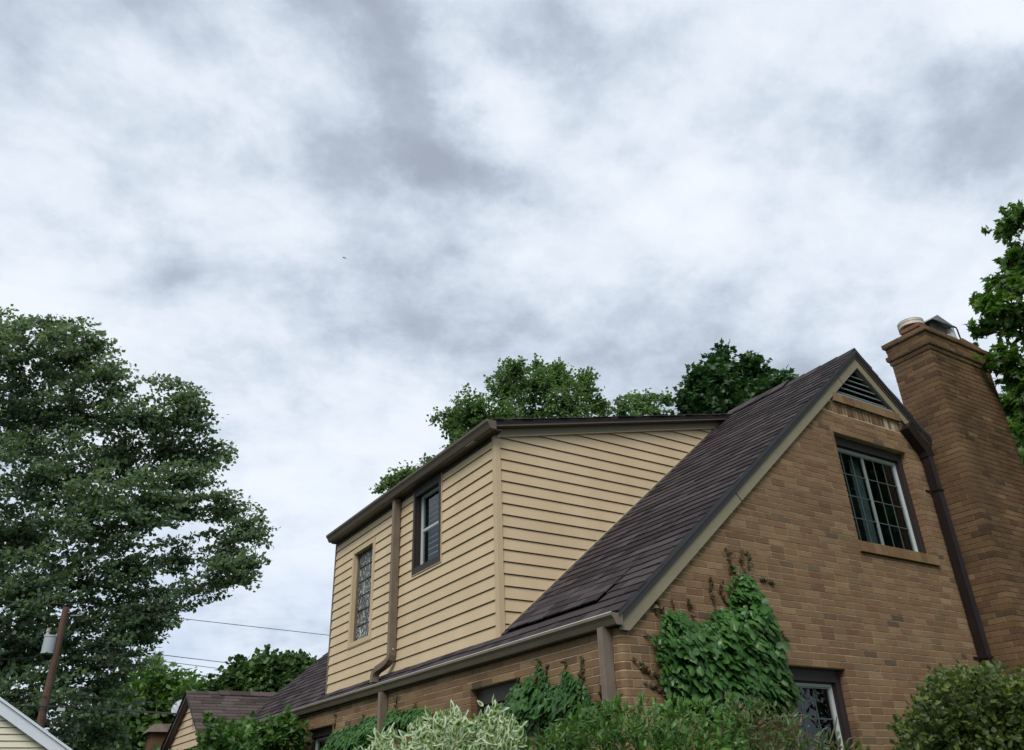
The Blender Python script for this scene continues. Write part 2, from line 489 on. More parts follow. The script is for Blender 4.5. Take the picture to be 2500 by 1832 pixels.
M_stone = pmat('cap_mortar', (0.45, 0.41, 0.35), 0.9, 0.1, noise=((12, 12, 12), 5, 0.8, (0.28, 0.25, 0.21)))
M_terra = pmat('terracotta', (0.19, 0.095, 0.06), 0.85, 0.15, noise=((14, 14, 14), 5, 0.8, (0.10, 0.06, 0.045)))
M_cream = pmat('cream_metal', (0.55, 0.50, 0.42), 0.45, 0.4, noise=((25, 25, 25), 5, 0.7, (0.36, 0.32, 0.27)))
M_galv = pmat('galvanised', (0.10, 0.105, 0.11), 0.45, 0.5, noise=((55, 55, 55), 4, 1.0, (0.30, 0.31, 0.32)), metal=0.4)
M_grass = pmat('lawn', (0.055, 0.085, 0.025), 0.9, 0.1, noise=((3, 3, 3), 6, 0.9, (0.035, 0.055, 0.018)), bump=((30, 30, 30), 0.8, 0.05))
M_bark = pmat('bark', (0.055, 0.045, 0.036), 0.9, 0.15, noise=((16, 16, 4), 5, 0.9, (0.028, 0.023, 0.02)), bump=((40, 40, 8), 0.7, 0.02))
M_stem = pmat('vine_stem', (0.10, 0.055, 0.035), 0.8, 0.2)
M_twig = pmat('green_twig', (0.11, 0.10, 0.05), 0.7, 0.2)

# leaf materials
L_maple = leaf_mat('silver_maple_leaf', [(0.034, 0.076, 0.036), (0.060, 0.118, 0.052), (0.082, 0.142, 0.062), (0.042, 0.090, 0.044), (0.030, 0.066, 0.034), (0.13, 0.18, 0.11)], back=(0.19, 0.24, 0.18), trans=0.30)
L_bright = leaf_mat('bright_tree_leaf', [(0.080, 0.160, 0.034), (0.11, 0.20, 0.040), (0.066, 0.140, 0.036), (0.135, 0.22, 0.05)], trans=0.35)
L_dark = leaf_mat('dark_tree_leaf', [(0.040, 0.085, 0.024), (0.060, 0.118, 0.030), (0.032, 0.068, 0.022), (0.075, 0.135, 0.036)], trans=0.32)
L_poplar = leaf_mat('poplar_leaf', [(0.050, 0.112, 0.030), (0.075, 0.155, 0.038), (0.105, 0.185, 0.055), (0.042, 0.095, 0.028)], back=(0.13, 0.19, 0.09), trans=0.38)
L_norway = leaf_mat('norway_maple_leaf', [(0.016, 0.048, 0.017), (0.028, 0.075, 0.020), (0.020, 0.052, 0.020), (0.050, 0.105, 0.024)], trans=0.28)
L_rmaple = leaf_mat('sugar_maple_leaf', [(0.036, 0.088, 0.016), (0.062, 0.130, 0.022), (0.046, 0.100, 0.018), (0.11, 0.18, 0.03)], trans=0.4)
L_conif = leaf_mat('conifer_needle', [(0.12, 0.16, 0.12), (0.16, 0.20, 0.15)], trans=0.1)
L_ivy = leaf_mat('ivy_leaf', [(0.020, 0.072, 0.012), (0.034, 0.110, 0.016), (0.056, 0.145, 0.022), (0.024, 0.080, 0.018), (0.075, 0.165, 0.045)], back=(0.10, 0.16, 0.07), trans=0.26, rough=0.40, spec=0.4)
L_ivyred = leaf_mat('young_vine_leaf', [(0.085, 0.052, 0.028), (0.060, 0.075, 0.025), (0.12, 0.055, 0.030)], trans=0.3)
L_vine = leaf_mat('grape_vine_leaf', [(0.030, 0.088, 0.022), (0.060, 0.135, 0.030), (0.095, 0.165, 0.036), (0.038, 0.095, 0.024)], trans=0.35, rough=0.4)
L_varieg = leaf_mat('variegated_leaf', [(0.075, 0.150, 0.045), (0.105, 0.190, 0.060), (0.055, 0.120, 0.040)], edge=(0.43, 0.49, 0.33), trans=0.25)
L_hedge = leaf_mat('hedge_leaf', [(0.034, 0.095, 0.018), (0.065, 0.150, 0.026), (0.115, 0.215, 0.040), (0.040, 0.105, 0.024)], back=(0.09, 0.15, 0.05), trans=0.34, rough=0.40, spec=0.35)
L_red = leaf_mat('reddish_shrub_leaf', [(0.085, 0.060, 0.030), (0.060, 0.120, 0.030), (0.12, 0.050, 0.032), (0.070, 0.140, 0.036), (0.055, 0.110, 0.030), (0.045, 0.095, 0.024)], back=(0.11, 0.13, 0.07), trans=0.3, rough=0.42, spec=0.35)
L_olive = leaf_mat('olive_bush_leaf', [(0.045, 0.078, 0.018), (0.085, 0.120, 0.024), (0.140, 0.175, 0.034), (0.032, 0.058, 0.016), (0.065, 0.090, 0.026)], back=(0.09, 0.115, 0.04), trans=0.32, rough=0.42, spec=0.35)
M_dark_core = pmat('shaded_twigs', (0.018, 0.024, 0.012), 0.95, 0.05)

# ================================================================== GROUND
g = MB(); g.add([(-300, -300, 0), (300, -300, 0), (300, 300, 0), (-300, 300, 0)], [(0, 1, 2, 3)])
g.build('ground', M_grass, kind='structure')

# ================================================================== HOUSE
house = thing('brick_house', 'tan brick house with steep dark gable roof and a beige sided dormer', 'house', (0, 0, 0))
CH = 0.067                      # brick course
XR = 4.266                      # ridge
L0 = 1.160                      # rake board lower edge at x=0 (rel)
SL = 0.847
HL = 11.45                      # house length
HW = 2 * XR


def Lz(x):
    return L0 + SL * (x if x < XR else 2 * XR - x)


def Rz(x):
    return 1.405 + SL * (x if x < XR else 2 * XR - x)


def strips(mb, breaks, solid, P, d0, d1, topfn, extra=()):
    """wall made of vertical strips; solid(u_mid)-> list of (z0,z1 or None for top). P(u,d,z)."""
    for a, b in zip(breaks[:-1], breaks[1:]):
        for z0, z1 in solid((a + b) / 2):
            za, zb = (topfn(a), topfn(b)) if z1 is None else (z1, z1)
            A = [P(a, d0, z0), P(b, d0, z0), P(b, d0, zb), P(a, d0, za)]
            B = [P(a, d1, z0), P(b, d1, z0), P(b, d1, zb), P(a, d1, za)]
            mb.prism(A, B)


# frames: P(u, d, z) with d = distance outward from the wall plane, z relative to eye height
def PG(u, d, z): return (u, -d, z + ZC)                 # gable wall, y = 0
def PS(u, d, z): return (-d, u, z + ZC)                 # side wall, x = 0
def PD(u, d, z): return (0.165 - d, u, z + ZC)          # dormer front
def PC(u, d, z): return (u, 2.112 - d, z + ZC)          # dormer cheek


G_open = [(3.503, 4.885, 2.30, 3.735), (1.95, 2.79, -0.28, 1.055)]
S_open = [(1.52, 2.47, -0.28, 1.055), (6.34, 7.37, -0.28, 1.055)]


def solid_for(openings, zbase, grow=0.006):
    def fn(u):
        cuts = sorted([(z0 - grow, z1 + grow) for (a, b, z0, z1) in openings if a - grow < u < b + grow])
        out = []; z = zbase
        for c0, c1 in cuts:
            out.append((z, c0)); z = c1
        out.append((z, None))
        return out
    return fn


mb = MB()
br = sorted({0.06, XR, HW, 3.68, 4.852} | {v for o in G_open for v in (o[0] - .006, o[1] + .006)})
topG = lambda x: min(Lz(x) + 0.05, 4.28)
strips(mb, br, solid_for(G_open, -ZC), PG, -0.0045, -0.11, topG)
gable_wall = mb.build('gable_wall', M_mortar, house)
mb = MB()
br = sorted({0.06, HL} | {v for o in S_open for v in (o[0] - .006, o[1] + .006)})
strips(mb, br, solid_for(S_open, -ZC), PS, -0.0045, -0.11, lambda u: 1.36)
side_wall = mb.build('side_wall', M_mortar, house)
mb = MB()
mb.box(HW - 0.11, HW, 0.11, HL, 0, 1.36 + ZC)
mb.prism([(0, HL, 0), (HW, HL, 0), (HW, HL, 1.2 + ZC), (XR, HL, Lz(XR) + ZC), (0, HL, 1.2 + ZC)],
         [(0, HL - .1, 0), (HW, HL - .1, 0), (HW, HL - .1, 1.2 + ZC), (XR, HL - .1, Lz(XR) + ZC), (0, HL - .1, 1.2 + ZC)])
mb.build('rear_wall', M_brick, house)
mb = MB(); mb.box(0.12, HW - .12, 0.12, HL - .12, ZC - 0.5, ZC - 0.45); mb.box(0.3, HW - .3, 0.12, HL - .12, ZC + 1.2, ZC + 1.25)
mb.box(0.12, HW - .12, 1.6, 1.64, 0.1, ZC + 1.2)
mb.build('interior_floor', M_room, house)

# ---------------- bricks
BL = 0.2032
JT = 0.009
JH = 0.005                      # head joints are tight and nearly flush
brick_tpl_v = None


def brick_template(seed):
    """unit brick: axis0 = depth (0 back, 1 face), axis1 = length, axis2 = height; slightly worn arrises"""
    r = random.Random(seed)
    c1, c2 = 0.006, 0.016
    d = 0.990
    v = [(0, 0, 0), (0, 1, 0), (0, 1, 1), (0, 0, 1)]
    v += [(d, r.uniform(0, .008), r.uniform(0, .03)), (d, 1 - r.uniform(0, .008), r.uniform(0, .03)), (d, 1 - r.uniform(0, .008), 1 - r.uniform(0, .03)), (d, r.uniform(0, .008), 1 - r.uniform(0, .03))]
    v += [(1, c1 + r.uniform(0, .006), c2 + r.uniform(0, .02)), (1, 1 - c1 - r.uniform(0, .006), c2 + r.uniform(0, .02)), (1, 1 - c1 - r.uniform(0, .006), 1 - c2 - r.uniform(0, .02)), (1, c1 + r.uniform(0, .006), 1 - c2 - r.uniform(0, .02))]
    f = [(0, 3, 2, 1)]
    for i in range(4):
        j = (i + 1) % 4
        f.append((i, j, 4 + j, 4 + i)); f.append((4 + i, 4 + j, 8 + j, 8 + i))
    f.append((8, 9, 10, 11))
    return np.array(v), np.array(f)


BT = [brick_template(k) for k in range(4)]


def rect_sub(r, holes, minw=0.02, minh=0.012):
    rs = [r]
    for h in holes:
        out = []
        for (a, b, c, d) in rs:
            if h[0] >= b or h[1] <= a or h[2] >= d or h[3] <= c:
                out.append((a, b, c, d)); continue
            if h[0] > a: out.append((a, h[0], c, d))
            if h[1] < b: out.append((h[1], b, c, d))
            m0, m1 = max(a, h[0]), min(b, h[1])
            if h[2] > c: out.append((m0, m1, c, h[2]))
            if h[3] < d: out.append((m0, m1, h[3], d))
        rs = out
    return [q for q in rs if q[1] - q[0] > minw and q[3] - q[2] > minh]


def course_bricks(u0, u1, zlo, zhi, holes, limit=None, phase=0.0, zref=1.055, corner=None, bl=BL):
    """list of (u0,u1,z0,z1). corner(k)-> inset at u0 side for toothed corners"""
    out = []
    k0 = math.floor((zlo - zref) / CH)
    k1 = math.ceil((zhi - zref) / CH)
    for k in range(k0, k1):
        z0 = zref + k * CH + JT; z1 = zref + (k + 1) * CH
        if z1 > zhi + 0.02: continue
        ua = u0 if corner is None else corner(k)
        # an occasional closer or header breaks the strict bond
        u = ua
        first = True
        while u < u1 - 0.03:
            w = bl - JH
            if first and corner is None and (k % 2): w = bl / 2 - JH
            if random.random() < 0.035: w = bl / 2 - JH
            e = min(u + w, u1)
            if limit is None or limit((u + e) / 2, (z0 + z1) / 2):
                out += rect_sub((u, e, z0, z1), holes)
            u = e + JH
            first = False
    return out


def brick_xf(P, r, depth, proud, jit=0.0012):
    u0, u1, z0, z1 = r
    pr = proud + random.uniform(-jit, jit)
    zo = random.uniform(-0.0006, 0.0006)
    O = np.array(P(u0, pr - depth, z0 + zo)); 
    Nn = np.array(P(u0, pr, z0 + zo)) - O
    U = np.array(P(u1, pr - depth, z0 + zo)) - O
    Zz = np.array(P(u0, pr - depth, z1 + zo)) - O
    if np.dot(np.cross(Nn, U), Zz) < 0:        # keep right-handed: start from the other end
        O = O + U; U = -U
    return np.array([[Nn[i], U[i], Zz[i], O[i]] for i in range(3)])


def join_bricks(name, xfs, mat, parent):
    Vs = []; Fs = []; o = 0
    for i, X in enumerate(xfs):
        v, f = BT[i % 4]
        Vs.append(v @ X[:, :3].T + X[:, 3]); Fs.append(f + o); o += len(v)
    V = np.concatenate(Vs); F = np.concatenate(Fs)
    return obj(name, np_mesh(name, V, F, mat), parent, kind='stuff')


def score(X):
    c = X[:, :3] @ np.array([1, .5, .5]) + X[:, 3]
    px, py, d = proj(c)
    if d < 0.1 or px < 0 or px > 2500 or py > 1800 or py < 0: return -1
    # hidden behind ivy or hedge
    if 1590 < px < 1930 and py > 1480: return -1
    if py > 1700 and px < 1850: return -1
    if 785 < px < 1060 and py > 1730: return -1
    return 1 / d


# corner bricks (rounded corner of the house) are laid first; wall courses start after them
def corner_leg(k):          # on the gable side
    return (BL if k % 2 else BL / 2) + 0.0


lim = lambda u, z: z < Lz(u) + 0.08 and z < 4.014
vent_band = (3.30, 5.24, 4.014, 4.30)
bg_ = course_bricks(0, HW, -ZC, 4.6, [o for o in G_open] + [vent_band, (5.55, 6.8, -2, 3.0)], lim, corner=corner_leg)
bs_ = course_bricks(0, HL, -ZC, 1.34, S_open, None, corner=lambda k: (BL / 2 if k % 2 else BL))
XG = [brick_xf(PG, r, 0.10, 0.0) for r in bg_]
XS = [brick_xf(PS, r, 0.10, 0.0) for r in bs_]

# soldier course and projecting rowlock ledge under the vent
u = 3.40
XSO = []
while u < 5.12:
    XSO.append(brick_xf(PG, (u, u + 0.056, 4.022, 4.150), 0.10, random.choice((-0.004, -0.001, 0.002)))); u += 0.067
u = 3.615
while u < 4.90:
    XSO.append(brick_xf(PG, (u, min(u + 0.194, 4.925), 4.160, 4.272), 0.12, 0.035)); u += BL
# rowlock window sills
for (a, b) in ((3.47, 4.915),):
    u = a
    while u < b - .02:
        XSO.append(brick_xf(PG, (u, u + 0.112, 2.305, 2.425), 0.16, 0.035)); u += 0.1205

# chimney -----------------------------------------------------------
CX0, CX1, CY0, CY1 = 5.45, 6.905, -0.40, 0.17


def chim_course(z0, z1, pr, k, bl=BL):
    x0, x1, y0, y1 = CX0 - pr, CX1 + pr, CY0 - pr, CY1 + pr
    out = []
    odd = k % 2
    t = 0.0975

    def run(P, a, b):
        u = a; first = True
        while u < b - 0.02:
            w = bl - JH
            e = min(u + w, b); out.append(brick_xf(P, (u, e, z0, z1), t, 0.0)); u = e + JH; first = False
    Pf = lambda u, d, z: (u, y0 - d, z + ZC)
    Pb = lambda u, d, z: (u, y1 + d, z + ZC)
    Pl = lambda u, d, z: (x0 - d, u, z + ZC)
    Pr = lambda u, d, z: (x1 + d, u, z + ZC)
    if odd:
        run(Pf, x0, x1); run(Pb, x0, x1); run(Pl, y0 + t + JT, y1 - t - JT); run(Pr, y0 + t + JT, y1 - t - JT)
    else:
        run(Pf, x0 + t + JT, x1 - t - JT); run(Pb, x0 + t + JT, x1 - t - JT); run(Pl, y0, y1); run(Pr, y0, y1)
    return out


XC = []
mc = MB()
k = 0
z = -ZC
while z < 5.17:
    XC += chim_course(z + JT, z + CH, 0.0, k); z += CH; k += 1
ztop = z
mc.box(CX0 + .0052, CX1 - .0052, CY0 + .0052, CY1 - .0052, 0, ztop + ZC)
for pr, nrow in ((0.018, 1), (0.042, 1), (0.022, 2), (0.050, 1)):
    for i in range(nrow):
        XC += chim_course(z + JT, z + CH, pr, k); 
        mc.box(CX0 - pr + .006, CX1 + pr - .006, CY0 - pr + .006, CY1 + pr - .006, z + ZC, z + CH - .002 + ZC)
        z += CH; k += 1
CT = z                                          # chimney top (rel)
chimney = mc.build('chimney', M_mortarc, house)

allx = [(score(X), 'g', X) for X in XG] + [(score(X), 's', X) for X in XS] + [(score(X) * 0.9, 'c', X) for X in XC]
allx.sort(key=lambda t: -t[0])
single = allx[:296]; rest = allx[296:]
bm_t = [np_mesh('brick', *BT[i], M_brick) for i in range(4)]
bm_c = [np_mesh('brick', *BT[i], M_brickc) for i in range(4)]
par = {'g': gable_wall, 's': side_wall, 'c': chimney}
for i, (s_, w_, X) in enumerate(single):
    M4 = Matrix([list(X[0]), list(X[1]), list(X[2]), [0, 0, 0, 1]])
    obj('brick', (bm_c if w_ == 'c' else bm_t)[i % 4], par[w_], mat=M4)
join_bricks('remaining_bricks', [X for s_, w_, X in rest if w_ != 'c'], M_brick, house)
join_bricks('chimney_bricks', [X for s_, w_, X in rest if w_ == 'c'], M_brickc, chimney)
for i, X in enumerate(XSO):
    M4 = Matrix([list(X[0]), list(X[1]), list(X[2]), [0, 0, 0, 1]])
    o = obj('edge_brick', (bm_c if i < 26 and i % 3 else bm_t)[i % 4], gable_wall, mat=M4)

# rounded corner bricks
def corner_brick(odd):
    mbk = MB()
    r = 0.055
    la = (BL if odd else BL / 2) - JT          # leg along the gable (x)
    lb = (BL / 2 if odd else BL) - JT          # leg along the side (y)
    outer = [(la, 0.0)] + [(r - r * math.sin(t), r - r * math.cos(t)) for t in np.linspace(0, math.pi / 2, 7)] + [(0.0, lb)]
    inner = [(la, 0.09)] + [(0.09, 0.09)] * 7 + [(0.09, lb)]
    n = len(outer)
    h = CH - JT
    b0 = 0.0022
    v = []
    for (x, y) in outer: v.append((x, y, b0))
    for (x, y) in outer: v.append((x, y, h - b0))
    for (x, y) in inner: v.append((x, y, 0))
    for (x, y) in inner: v.append((x, y, h))
    f = []
    for i in range(n - 1):
        f.append((i, i + 1, n + i + 1, n + i))
        f.append((i + 1, i, 2 * n + i, 2 * n + i + 1))
        f.append((n + i, n + i + 1, 3 * n + i + 1, 3 * n + i))
    f.append((0, n, 3 * n, 2 * n)); f.append((n - 1, 2 * n - 1, 4 * n - 1, 3 * n - 1))
    mbk.add(v, f)
    return mbk.mesh('corner_brick', M_brick, smooth=False)


cbm = [corner_brick(0), corner_brick(1)]
zc = 1.055 + 1 * CH
k = 1
for k in range(-38, 5):
    zz = 1.055 + k * CH + JT
    if zz > 1.27 or zz < -ZC: continue
    obj('corner_brick', cbm[k % 2], gable_wall, mat=Matrix.Translation((random.uniform(-.001, .001), random.uniform(-.001, .001), zz + ZC)))

mb = MB()
r_ = 0.055; e_ = 0.0052
arc = [(r_ - (r_ - e_) * math.sin(t), r_ - (r_ - e_) * math.cos(t)) for t in np.linspace(0, math.pi / 2, 7)]
pl = [(0.062, e_)] + arc + [(e_, 0.062), (0.10, 0.10)]
mb.prism([(x, y, 0) for x, y in pl], [(x, y, 1.225 + ZC) for x, y in pl]); mb.build('corner_mortar', M_mortar, house)
# ---------------- roof
RT = 0.10
mb = MB()
ye0, ye1 = -0.045, 11.52
ex = -0.035
for sgn in (1, -1):
    X = (lambda x: x) if sgn == 1 else (lambda x: 2 * XR - x)
    A = [(X(ex), ye0, Rz(ex) + ZC), (X(XR), ye0, Rz(XR) + ZC), (X(XR), ye0, Rz(XR) - RT + ZC), (X(ex), ye0, Rz(ex) - RT + ZC)]
    B = [(p[0], ye1, p[2]) for p in A]
    mb.prism(A, B)
main_roof = mb.build('main_roof', M_deck, house)
# metal drip edge along the near rake (runs over the fascia)
mb = MB()
for sgn in (1, -1):
    X = (lambda x: x) if sgn == 1 else (lambda x: 2 * XR - x)
    xs = [ex - 0.01, XR]
    for (o0, o1, y0, y1) in ((0.165, 0.215, -0.062, -0.050), (0.205, 0.252, -0.074, -0.050)):
        A = [(X(xs[0]), y0, L0 + SL * xs[0] + o0 + ZC), (X(xs[1]), y0, L0 + SL * xs[1] + o0 + ZC), (X(xs[1]), y0, L0 + SL * xs[1] + o1 + ZC), (X(xs[0]), y0, L0 + SL * xs[0] + o1 + ZC)]
        mb.prism(A, [(p[0], y1, p[2]) for p in A])
mb.build('drip_edge', M_drip, main_roof)
# rake boards with a lapped joint
def rake_piece(x0, x1, sgn, name='rake_board', lo=0.0, hi=0.172, y0=-0.034, y1=-0.002, tail=False):
    mbx = MB()
    X = (lambda x: x) if sgn == 1 else (lambda x: 2 * XR - x)
    if tail:
        A = [(0.0, 1.229), (0.0815, 1.229), (x1, L0 + SL * x1 + lo), (x1, L0 + SL * x1 + hi), (0.0, L0 + hi)]
    else:
        k_ = 0.07
        A = [(x0, L0 + SL * x0 + lo), (x1 + (k_ if x1 < XR - .01 else 0), L0 + SL * (x1 + (k_ if x1 < XR - .01 else 0)) + lo), (x1, L0 + SL * x1 + hi), (x0, L0 + SL * x0 + hi)]
    P = [(X(p[0]), y0, p[1] + ZC) for p in A]
    mbx.prism(P, [(p[0], y1, p[2]) for p in P])
    return mbx.build(name, M_rake, main_roof)


rake_piece(0, 1.62, 1, tail=True, y0=-0.036)
rake_piece(1.50, 3.80, 1, y0=-0.034)
rake_piece(3.74, XR, 1, y0=-0.036)
rake_piece(0, XR, -1)
for xj in (1.62, 3.80):                                    # dark lap lines where the board lengths meet
    mb = MB(); A = [(xj + .068, -0.0375, L0 + SL * (xj + .068) + .001 + ZC), (xj + .0745, -0.0375, L0 + SL * (xj + .0745) + .001 + ZC), (xj + .0065, -0.0375, L0 + SL * xj + .135 + ZC), (xj, -0.0375, L0 + SL * xj + .135 + ZC)]
    mb.prism(A, [(p[0], -0.033, p[2]) for p in A]); mb.build('lap_joint', M_black, main_roof)
# narrow frieze moulding: upper part of the board is set forward; brown puts its shade into the colour
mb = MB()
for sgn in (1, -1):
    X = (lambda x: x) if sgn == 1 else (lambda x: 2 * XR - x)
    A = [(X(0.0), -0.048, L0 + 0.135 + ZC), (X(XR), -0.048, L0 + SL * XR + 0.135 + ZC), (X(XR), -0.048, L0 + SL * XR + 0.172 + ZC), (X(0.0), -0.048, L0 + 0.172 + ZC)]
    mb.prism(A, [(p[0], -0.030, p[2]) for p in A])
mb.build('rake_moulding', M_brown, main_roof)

# shingles ------------------------------------------------------
EXPO = 0.140
TAB = 0.305
nrm = math.hypot(1, SL)


def shingle_tpl(seed):
    r = random.Random(seed)
    # axes: 0 along course (length), 1 up-slope, 2 normal (thickness)
    j = [r.uniform(-.006, .006) for _ in range(4)]
    v = [(0, j[0], 0), (1, j[1], 0), (1, 1.12, -0.4), (0, 1.12, -0.4), (0.006, j[0], 1), (0.994, j[1], 1), (0.994, 1.12, 0.0), (0.006, 1.12, 0.0)]
    f = [(0, 3, 2, 1), (4, 5, 6, 7), (0, 1, 5, 4), (1, 2, 6, 5), (2, 3, 7, 6), (3, 0, 4, 7)]
    return np.array(v), np.array(f)


ST = [shingle_tpl(k) for k in range(4)]


def lay_shingles(P, u0, u1, s0, s1, keep=None, lift=None, tab=TAB, expo=EXPO, th=0.013, cuts=()):
    """P(u, s, h) world point, s up-slope; returns 3x4 transforms"""
    out = []
    n = int((s1 - s0) / expo)
    for k in range(n):
        s = s0 + k * expo
        u = u0 - random.random() * tab
        while u < u1:
            tw_ = tab * random.choice((0.55, 0.8, 1.0, 1.0, 1.15))
            a, b = max(u, u0 + random.uniform(-.006, .006)), min(u + tw_ - 0.006, u1)
            u += tw_
            if b - a < 0.03: continue
            if keep and not keep((a + b) / 2, s + expo / 2): continue
            segs = [(a, b)]
            for c_ in cuts:
                segs = [q for (p_, r_) in segs for q in ([(p_, c_), (c_, r_)] if p_ < c_ < r_ else [(p_, r_)])]
            ss = s + random.uniform(-.006, .006)
            for (a, b) in segs:
                hh = random.uniform(-.0005, .0035) + (lift((a + b) / 2, s) if lift else 0)
                O = np.array(P(a, ss, 0.004 + hh)); U = np.array(P(b, ss, 0.004 + hh)) - O
                V = np.array(P(a, ss + expo, 0.004 + hh)) - O; Nn = np.array(P(a, ss, 0.004 + hh + th)) - O
                out.append(np.array([[U[i], V[i], Nn[i], O[i]] for i in range(3)]))
    return out


def PRL(u, s, h):    # left slope of main roof
    x = ex - 0.012 + s / nrm
    return (x - h * SL / nrm, u, Rz(0) + SL * x + h / nrm + ZC)


def PRR(u, s, h):
    x = ex - 0.012 + s / nrm
    return (2 * XR - x + h * SL / nrm, u, Rz(0) + SL * x + h / nrm + ZC)


DY0, DY1, DX = 2.10, 7.12, 0.15


def keepL(u, s):
    x = ex + s / nrm
    return not (DY0 + 0.25 < u < DY1 - 0.25 and x > DX + 0.3)


def liftL(u, s):
    k = int((s) / EXPO + 0.5)
    if 0.45 < u < 1.98 and 2 <= k <= 3: return (0.030, 0.024)[k - 2]
    if 0.45 < u < 1.98 and 4 <= k <= 7: return (0.016, 0.010, 0.006, 0.003)[k - 4]
    return 0.0


slope_len = (XR - ex) * nrm
XRL = lay_shingles(PRL, -0.075, 11.55, 0, slope_len, keepL, liftL, cuts=(0.45, 1.98))
XRR = lay_shingles(PRR, -0.075, 11.55, 0, slope_len)


def join_tpl(name, xfs, T, mat, parent, kind='stuff'):
    Vs = []; Fs = []; o = 0
    for i, X in enumerate(xfs):
        v, f = T[i % len(T)]
        Vs.append(v @ X[:, :3].T + X[:, 3]); Fs.append(f + o); o += len(v)
    return obj(name, np_mesh(name, np.concatenate(Vs), np.concatenate(Fs), mat), parent, kind=kind)


def sscore(X):
    c = X[:, :3] @ np.array([.5, .5, 1]) + X[:, 3]
    px, py, d = proj(c)
    if px < 560 or px > 2110 or py > 1760 or py < 840: return -1
    if c[1] > 2.1 and c[0] > DX and c[1] < 7.1: return -1
    return 1 / d + (0.02 if c[1] < 2.1 else 0)


sh_me = [np_mesh('shingle', *ST[i], M_shin) for i in range(4)]
ss = sorted([(sscore(X), i) for i, X in enumerate(XRL)], key=lambda t: -t[0])
for n_, (s_, i) in enumerate(ss[:298]):
    X = XRL[i]
    obj('shingle', sh_me[i % 4], main_roof, mat=Matrix([list(X[0]), list(X[1]), list(X[2]), [0, 0, 0, 1]]))
join_tpl('remaining_shingles', [XRL[i] for _, i in ss[298:]] + XRR, ST, M_shin, main_roof)
# ridge caps
y = -0.07
while y < 11.4:
    mb = MB()
    w = 0.155; zt = Rz(XR) + ZC
    hb = 0.012 + (0.03 if 0.9 < y < 1.9 else 0.0)
    L_ = 0.32
    pts = lambda yy, h: [(XR - w, yy, zt - w * SL + 0.014 + h), (XR, yy, zt + 0.020 + h), (XR + w, yy, zt - w * SL + 0.014 + h), (XR + w, yy, zt - w * SL + 0.002 + h), (XR, yy, zt + 0.006 + h), (XR - w, yy, zt - w * SL + 0.002 + h)]
    mb.prism(pts(y, hb), pts(y + L_, hb - 0.010))
    mb.build('ridge_cap', M_shin, main_roof)
    y += 0.24 if y > 2.2 else 0.27

# gutters --------------------------------------------------------
def gutter(x_back, z_top, w, h, y0, y1, parent, m, name='gutter', dz=0.0):
    prof = [(0, 0), (0, -h), (-0.55 * w, -h), (-0.62 * w, -h * 0.93), (-0.80 * w, -h * 0.50), (-0.97 * w, -h * 0.26), (-w, -h * 0.22), (-w, 0), (-w + .008, 0.003), (-w + .010, -h * 0.18), (-0.60 * w, -h * 0.85), (-0.008, -h * 0.85), (-0.008, 0)]
    mb = MB()
    A = [(x_back + p[0], y0, z_top + p[1] + ZC) for p in prof]
    B = [(x_back + p[0], y1, z_top + p[1] + dz + ZC) for p in prof]
    n = len(prof)
    mb.add(A + B, [(i, (i + 1) % n, n + (i + 1) % n, n + i) for i in range(n)])
    # end plates
    op = [0, 1, 2, 3, 4, 5, 6, 7]
    for yy, zz, s_ in ((y0, 0, -1), (y1, dz, 1)):
        P = [(x_back + prof[i][0] * 1.01, yy, z_top + prof[i][1] * 1.01 + zz + ZC) for i in op]
        mb.prism(P, [(p[0], p[1] + s_ * 0.003, p[2]) for p in P])
    g_ = mb.build(name, m, parent)
    # rolled lip, pale on the taupe gutter
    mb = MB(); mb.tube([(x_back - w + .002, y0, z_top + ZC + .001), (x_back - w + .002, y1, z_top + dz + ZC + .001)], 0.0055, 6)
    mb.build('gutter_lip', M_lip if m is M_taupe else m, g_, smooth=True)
    # bottom hem line
    y = y0 + 0.9
    while y < y1:                                     # hidden-hanger screws / seams
        t = (y - y0) / (y1 - y0)
        mb = MB(); zz = z_top + dz * t + ZC
        A = [(x_back + p[0] * 1.012 - .0005, y, zz + p[1] * 1.012) for p in prof[1:8]]
        B = [(x_back + p[0] * 1.012 - .0005, y + 0.012, zz + p[1] * 1.012) for p in prof[1:8]]
        m_ = len(A)
        mb.add(A + B, [(i, i + 1, m_ + i + 1, m_ + i) for i in range(m_ - 1)])
        if int(y * 10) % 3 == 0: mb.build('gutter_seam', m, g_)
        y += 1.37
    return g_


gutter(-0.006, 1.355, 0.118, 0.092, -0.062, 10.1, house, M_taupe, dz=0.028)
# soffit/fascia board behind the gutter and dark closure above the wall
mb = MB(); mb.box(-0.004, 0.012, -0.030, 11.45, 1.262 + ZC, 1.372 + ZC); mb.box(-0.045, 0.05, 0.002, 11.44, 1.258 + ZC, 1.262 + ZC)
mb.build('fascia_board', M_casing, house)

# downspouts ------------------------------------------------------
def spout_profile(w, d, ridges=3):
    pts = []
    n = ridges * 2
    for i in range(n + 1):
        t = -w / 2 + w * i / n
        pts.append((t, d / 2 - (0.006 if i % 2 else 0.0)))
    for i in range(n + 1):
        t = w / 2 - w * i / n
        pts.append((t, -d / 2 + (0.006 if i % 2 else 0.0)))
    return pts


def downspout(path, w, d, m, parent, up, straps=(), name='downspout', ridges=3):
    mb = MB(); mb.sweep(spout_profile(w, d, ridges), path, up)
    o = mb.build(name, m, parent)
    for s_ in straps: s_(o)
    return o


